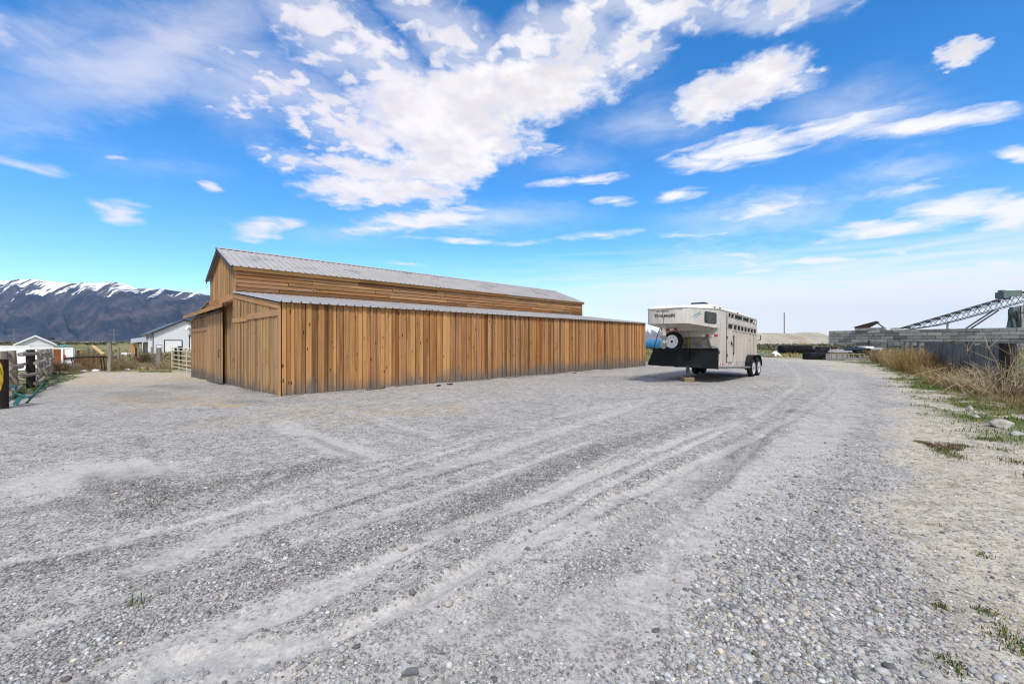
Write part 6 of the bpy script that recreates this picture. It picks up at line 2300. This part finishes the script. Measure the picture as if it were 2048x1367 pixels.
b.prism([cw(2015, 581, -.3), cw(2042, 580, -.3), cw(2042, 590, -.3), cw(2033, 592.5, -.3), cw(2015, 592.5, -.3)], (0, 1.8, 0))
b.prism([cw(2004.5, 583.5, -.4), cw(2015, 583.5, -.4), cw(2015, 596, -.4), cw(2004.5, 596, -.4)], (0, 2, 0))
b.box(cw(2009.5, 581.5, .6), (1.0, 1.0, .5))
b.build('drive_housing', M['plant_green'], cv)
hp = thing('hopper_tower', 'grey sheet steel hopper tower on braced legs behind the wall', 'hopper', (W(2040, 682, 112).x, 112, 0))
o0 = Vector(hp.location)
cw2 = lambda px, py, dd=0: W(px, py, 112.0) - o0 + Vector((0, dd, 0))
b = MB()
b.prism([cw2(2030, 612), cw2(2110, 600), cw2(2110, 622), cw2(2030, 624)], (6.1, 5, 0))
b.build('hopper', M['plant_light'], hp)
b = MB()
b.prism([cw2(2028, 624.5, .3), cw2(2110, 622.5, .3), cw2(2110, 660, .3), cw2(2030, 660, .3)], (5.4, 4.4, 0))
b.build('cladding', M['plant_light'], hp)
b = MB()
b.prism([cw2(2018, 614, -1), cw2(2029, 614, -1), cw2(2030, 655, -1), cw2(2012, 655, -1), cw2(2017, 632, -1)], (0, 1, 0))
b.build('chute', M['plant_green'], hp)
for (p0, p1) in (((2006, 619), (2016, 660)), ((2008, 640), (2020, 622)), ((2014, 628), (2030, 645)), ((2011, 650), (2024, 660)), ((2037, 606), (2037, 636)), ((2048, 620), (2048, 690)), ((2006, 619), (2006, 642)), ((2022, 622), (2026, 660)), ((2029, 612), (2029, 690)), ((2010, 655), (2010, 695))):
    b = MB()
    b.tube([cw2(*p0, -1.3), cw2(*p1, -1.3)], .16, 5)
    b.build('brace', M['plant'], hp)

# ------------------------------------------------------------------ stored things by the far turn of the drive
M['black_poly'] = pm('black_plastic', (.004, .004, .005), (.009, .009, .010), 2, .6, bump=.03, bscale=3, spec=.15)
M['grey_timber'] = wood('grey_timber', (.10, .09, .08), (.22, .20, .18), (.32, .30, .27), grey=.5, knots=0)


def lumpy(name, px0, px1, ytop, ybot, depth, lab, cat, mat, seed, sagging=.08, slant=0.0, dist=None):
    """a wrapped stack: rounded box with sagging, wrinkled faces"""
    A, B_ = (gpt(px0, ybot), gpt(px1, ybot)) if dist is None else (W(px0, ybot, dist), W(px1, ybot, dist))
    L_ = (B_ - A).length
    H_ = (ybot - ytop) * A.y / FOC
    nx, nr_ = 26, 18
    g2 = np.random.default_rng(seed)
    vs, fs = [], []
    for i in range(nx + 1):
        f_ = i / nx
        e_ = min(1, min(f_, 1 - f_) * 14 + .86)
        for k in range(nr_):
            a = 2 * math.pi * k / nr_
            c_, s_ = math.cos(a), math.sin(a)
            cx = math.copysign(abs(c_) ** .35, c_) * depth / 2 * e_
            cz = math.copysign(abs(s_) ** .35, s_) * H_ / 2 * e_
            wv = float(fbm(np.array([f_ * 6 + seed]), np.array([a * 1.2]), seed)[0] - .5) * 2 * sagging
            cz2 = cz * (1 + wv) + H_ / 2 + (slant * (f_ - .5) * H_ if cz > 0 else 0)
            vs.append((f_ * L_, cx * (1 + wv * .6), max(cz2, 0.0)))
    for i in range(nx):
        for k in range(nr_):
            fs.append((i * nr_ + k, (i + 1) * nr_ + k, (i + 1) * nr_ + (k + 1) % nr_, i * nr_ + (k + 1) % nr_))
    fs.append(tuple(range(nr_)))
    fs.append(tuple(range(nx * nr_, nx * nr_ + nr_))[::-1])
    b = MB()
    b.add(vs, fs)
    o = b.build(name, M[mat], None, smooth=True)
    o.location = A + Vector((0, depth / 2, 0))
    o.rotation_euler = (0, 0, math.atan2((B_ - A).y, (B_ - A).x))
    return tag(o, lab, cat)


lumpy('wrapped_stack', 1568, 1626, 691, 707, 1.3, 'long stack wrapped in black plastic, standing alone in the field', 'stack', 'black_poly', 2, .10)
lumpy('wrapped_stack', 1641, 1676, 694.5, 704, 1.2, 'flat black wrapped stack farthest behind the metal rack', 'stack', 'black_poly', 4, .08)
lumpy('wrapped_stack', 1619, 1655, 705, 719, .9, 'glossy black wrapped box touching the metal rack', 'box', 'black_poly', 3, .13)
lumpy('wrapped_stack', 1628, 1662, 698.5, 711, 1.0, 'black wrapped stack between the glossy box and the flat stack', 'stack', 'black_poly', 8, .10)
lumpy('wrapped_stack', 1714, 1757, 700, 712, 1.2, 'black sagging pile under the loose white sheet', 'stack', 'black_poly', 9, .14, -.2)
rk_ = thing('metal_rack', 'long low grey rack with open slatted front', 'rack', gpt(1653, 719.5))
A, B_ = gpt(1653, 719.5), gpt(1729, 719.5)
L_ = (B_ - A).length
b = MB()
b.obox((0, 0, .05), (L_, 0, 0), (0, .05, 0), (0, 0, .10), .6)
b.obox((0, 0, .44), (L_, 0, 0), (0, .05, 0), (0, 0, .07), .6)
b.obox((0, .9, .05), (L_, 0, 0), (0, .05, 0), (0, 0, .10), .6)
b.obox((0, .9, .44), (L_, 0, 0), (0, .05, 0), (0, 0, .07), .6)
b.build('frame', M['grey_timber'], rk_)
for k in range(8):
    b = MB()
    xx = L_ * k / 7
    b.obox((xx - .03, -.006, 0), (0, 0, .5), (.06, 0, 0), (0, .06, 0), .6)
    b.build('upright', M['grey_timber'], rk_)
b = MB()
b.obox((.04, .1, .10), (L_ - .08, 0, 0), (0, .75, 0), (0, 0, .04))
b.obox((.3, .6, .15), (L_ - 1.0, 0, 0), (0, .25, 0), (0, 0, .22))
b.build('tray', M['stained'], rk_)


def sheet(name, corners, th, lab, mat):
    b = MB()
    b.prism([Vector(c) for c in corners], (0, 0, th))
    o = b.build(name, M[mat], None, bevel=.01)
    return tag(o, lab, 'sheet', 'loose sheets on the stored pile')


zr = gpt(1690, 719).z
sheet('flat_sheet', [(*W(1655, 700, 34.2).xy, zr + .55), (*W(1706, 700, 34.2).xy, zr + .55), (*W(1700, 700, 36.2).xy, zr + .72), (*W(1660, 700, 36.2).xy, zr + .70)], .04, 'weathered grey sheet lying flat on the metal rack', 'stained')
sheet('flat_sheet', [(*W(1690, 700, 35.2).xy, zr + .62), (*W(1742, 700, 35.4).xy, zr + .70), (*W(1738, 700, 37.5).xy, zr + .86), (*W(1685, 700, 37.2).xy, zr + .80)], .10, 'black sheet stacked behind the weathered grey one', 'black_poly')
sheet('flat_sheet', [(*W(1712, 700, 36.0).xy, zr + .72), (*W(1767, 700, 36.0).xy, zr + .74), (*W(1764, 700, 37.4).xy, zr + .83), (*W(1708, 700, 37.4).xy, zr + .88)], .05, 'white edged grey sheet sticking out over the tub', 'plant_light')
o = lumpy('folded_cover', 1724, 1741, 694.5, 699.5, .8, 'folded white cover lying on top of the black pile', 'cover', 'white_paint', 12, .2, 0.0, 36.8)
o.location = (*W(1724, 698, 36.8).xy, zr + .80)

# concrete tub with sticks, debris round it
p = gpt(1768, 720.5)
M['concrete'] = pm('grey_concrete', (.36, .36, .355), (.28, .28, .275), 5, .85)
tb = thing('concrete_tub', 'round grey concrete tub holding timber offcuts', 'tub', p)
b = MB()
rt = .42
b.lathe([(0, rt), (.47, rt), (.48, rt - .05), (.30, rt - .06), (.30, .02)], (0, 0, 0), (0, 0, 1), 28)
b.build('wall', M['concrete'], tb)
for zz in (.16, .32):
    b = MB()
    b.lathe([(zz - .012, rt + .006), (zz + .012, rt + .006)], (0, 0, 0), (0, 0, 1), 28, False)
    b.build('hoop', M['grey_steel'], tb)
for k, (dx, dy, ax_, h_, mt, lab) in enumerate(((-.26, -.05, -.12, .85, 'wood_yellow', 'pale broad board standing in the tub'), (-.12, .05, -.06, .78, 'wood_yellow', 'yellow board next to the pale broad one in the tub'), (.02, .0, .05, .72, 'wood_trim', 'reddish short board in the middle of the tub'), (.12, .05, .25, .80, 'wood_half', 'dark stick leaning in the tub'), (.2, -.05, .55, .95, 'wood_yellow', 'long yellow stick leaning far out of the tub'))):
    b = MB()
    b.obox((dx - .05, dy, .31), (ax_ * h_ * .6, 0, h_ * .6), (.10 if k < 3 else .05, 0, 0), (0, .03, 0))
    o = b.build('timber_offcut', M[mt], None)
    o.location = p
    tag(o, lab, 'offcut', 'offcuts in the tub')
labs_ = ('longest grey plank on the ground before the tub', 'thin white slat pointing at the fence from the tub', 'broken slat crossing the longest plank', 'short dark slat under the tub rim', 'white slat lying nearest the drive', 'grey board flat on the grass between rack and tub', 'small white slat alone in the green grass', 'twisted pale slat leaning on the longest plank')
for k, (px, py, l_, an, mt) in enumerate(((1765, 723, 1.3, 8, 'grey_timber'), (1786, 725, .9, -12, 'white_steel'), (1762, 724, .6, 50, 'plant_light'), (1752, 722, .6, 20, 'wood_half'), (1775, 726, .8, -25, 'plant_light'), (1722, 721, 1.7, 4, 'plant_light'), (1832, 727, .5, 30, 'white_steel'), (1770, 722, .7, -50, 'grey_timber'))):
    b = MB()
    b.obox((-l_ / 2, -.05, .01 + .02 * (k % 3)), (l_, 0, .02), (0, .09, 0), (0, 0, .022))
    o = b.build('plank', M[mt], None)
    o.location = gpt(px, py)
    o.rotation_euler = (0, 0, R(an))
    tag(o, labs_[k], 'plank', 'planks scattered by the tub')

# white rag on a straw heap, a heap of hoses
p = gpt(1547, 714)
b = MB()
stalks(b, (-.25, 0.1, 0), 260, .55, .28, 1.2, r_=.012, nbr=1, wild=.5)
o = b.build('straw_heap', M['straw'], None)
o.location = p
tag(o, 'low heap of yellow straw beside the white plastic scrap', 'straw')
b = MB()
pts = [(-.13, 0, .0), (.13, .02, .0), (.11, 0, .26), (.30, .03, .16), (.62, .02, .02), (.36, 0, .33), (.16, .02, .46), (.05, 0, .58), (-.06, .02, .50), (-.30, 0, .36), (-.26, .02, .28), (-.10, 0, .30)]
b.prism([Vector(q) for q in pts], (0.02, .16, .02))
o = b.build('plastic_scrap', M['white_paint'], None, bevel=.02)
o.location = p + Vector((.15, -.1, .02))
tag(o, 'white crumpled plastic scrap standing by the straw heap', 'scrap')
p = gpt(1524, 712)
b = MB()
for k in range(5):
    pts = []
    for i in range(25):
        a = 2 * math.pi * i / 24
        pts.append((math.cos(a) * (.75 + .1 * k) + .1 * k, math.sin(a) * (.8 + .05 * k), .04 + .05 * k + .08 * math.sin(a * 2 + k)))
    b.tube(pts, .035, 6, False)
M['pale_green'] = pm('pale_green_hose', (.22, .27, .24), (.16, .19, .18), 3, .5)
o = b.build('hose_coil', M['pale_green'], None, smooth=True)
o.location = p
tag(o, 'pale green hose coiled on the ground behind the trailer', 'hose')

# stack under a blue tarp, seen between barn and trailer
M['blue_tarp'] = pm('blue_tarp', (.012, .10, .24), (.02, .16, .34), .8, .5, bump=.05, bscale=2.5, stretch=(2, 2, .6))
o = lumpy('tarp_stack', 1255, 1330, 678, 697, 3.0, 'long stack under a bright blue tarp behind the barn', 'stack', 'blue_tarp', 21, .05)

labs_ = ('long thin splinter board lying against the barn wall', 'short dark scrap of wood by the barn wall', 'dark broken board end beside the short scrap', 'grey board lying flat along the barn wall near the trailer end', 'little weathered board by the barn wall')
for k, (t_, off, l_, an, mt) in enumerate(((2.6, .22, .62, 2, 'wood_half'), (4.55, .75, .16, 30, 'wood_dark'), (5.1, .6, .2, -20, 'wood_dark'), (8.4, .2, .7, 1, 'wood_log'), (12.2, .5, .3, 12, 'wood_half'))):
    x_, y_ = BC[0] + LX[0] * t_ - LY[0] * off, BC[1] + LX[1] * t_ - LY[1] * off
    b = MB()
    b.obox((-l_ / 2, -.04, 0), (l_, 0, .01), (0, .09, 0), (0, 0, .03))
    o = b.build('wood_scrap', M[mt], None, bevel=.004)
    o.location = (x_, y_, gs(x_, y_) + .005)
    o.rotation_euler = (0, 0, math.atan2(LX[1], LX[0]) + R(an))
    tag(o, labs_[k], 'scrap', 'wood scraps by the barn')

# ------------------------------------------------------------------ the air between here and the mountains
def haze():
    b = MB()
    b.obox((-19000, -1500, -40), (38000, 0, 0), (0, 18500, 0), (0, 0, 1420))
    m = bpy.data.materials.new('haze_air')
    m.use_nodes = True
    t = NT(m.node_tree)
    out = t.n('ShaderNodeOutputMaterial')
    v = t.n('ShaderNodeVolumePrincipled', ins={'Color': (0.30, 0.58, 1.0), 'Density': HAZE, 'Anisotropy': 0.0})
    t.t.links.new(v.outputs[0], out.inputs['Volume'])
    o = b.build('haze', m)
    o['kind'] = 'stuff'


HAZE = 2.2e-5
haze()
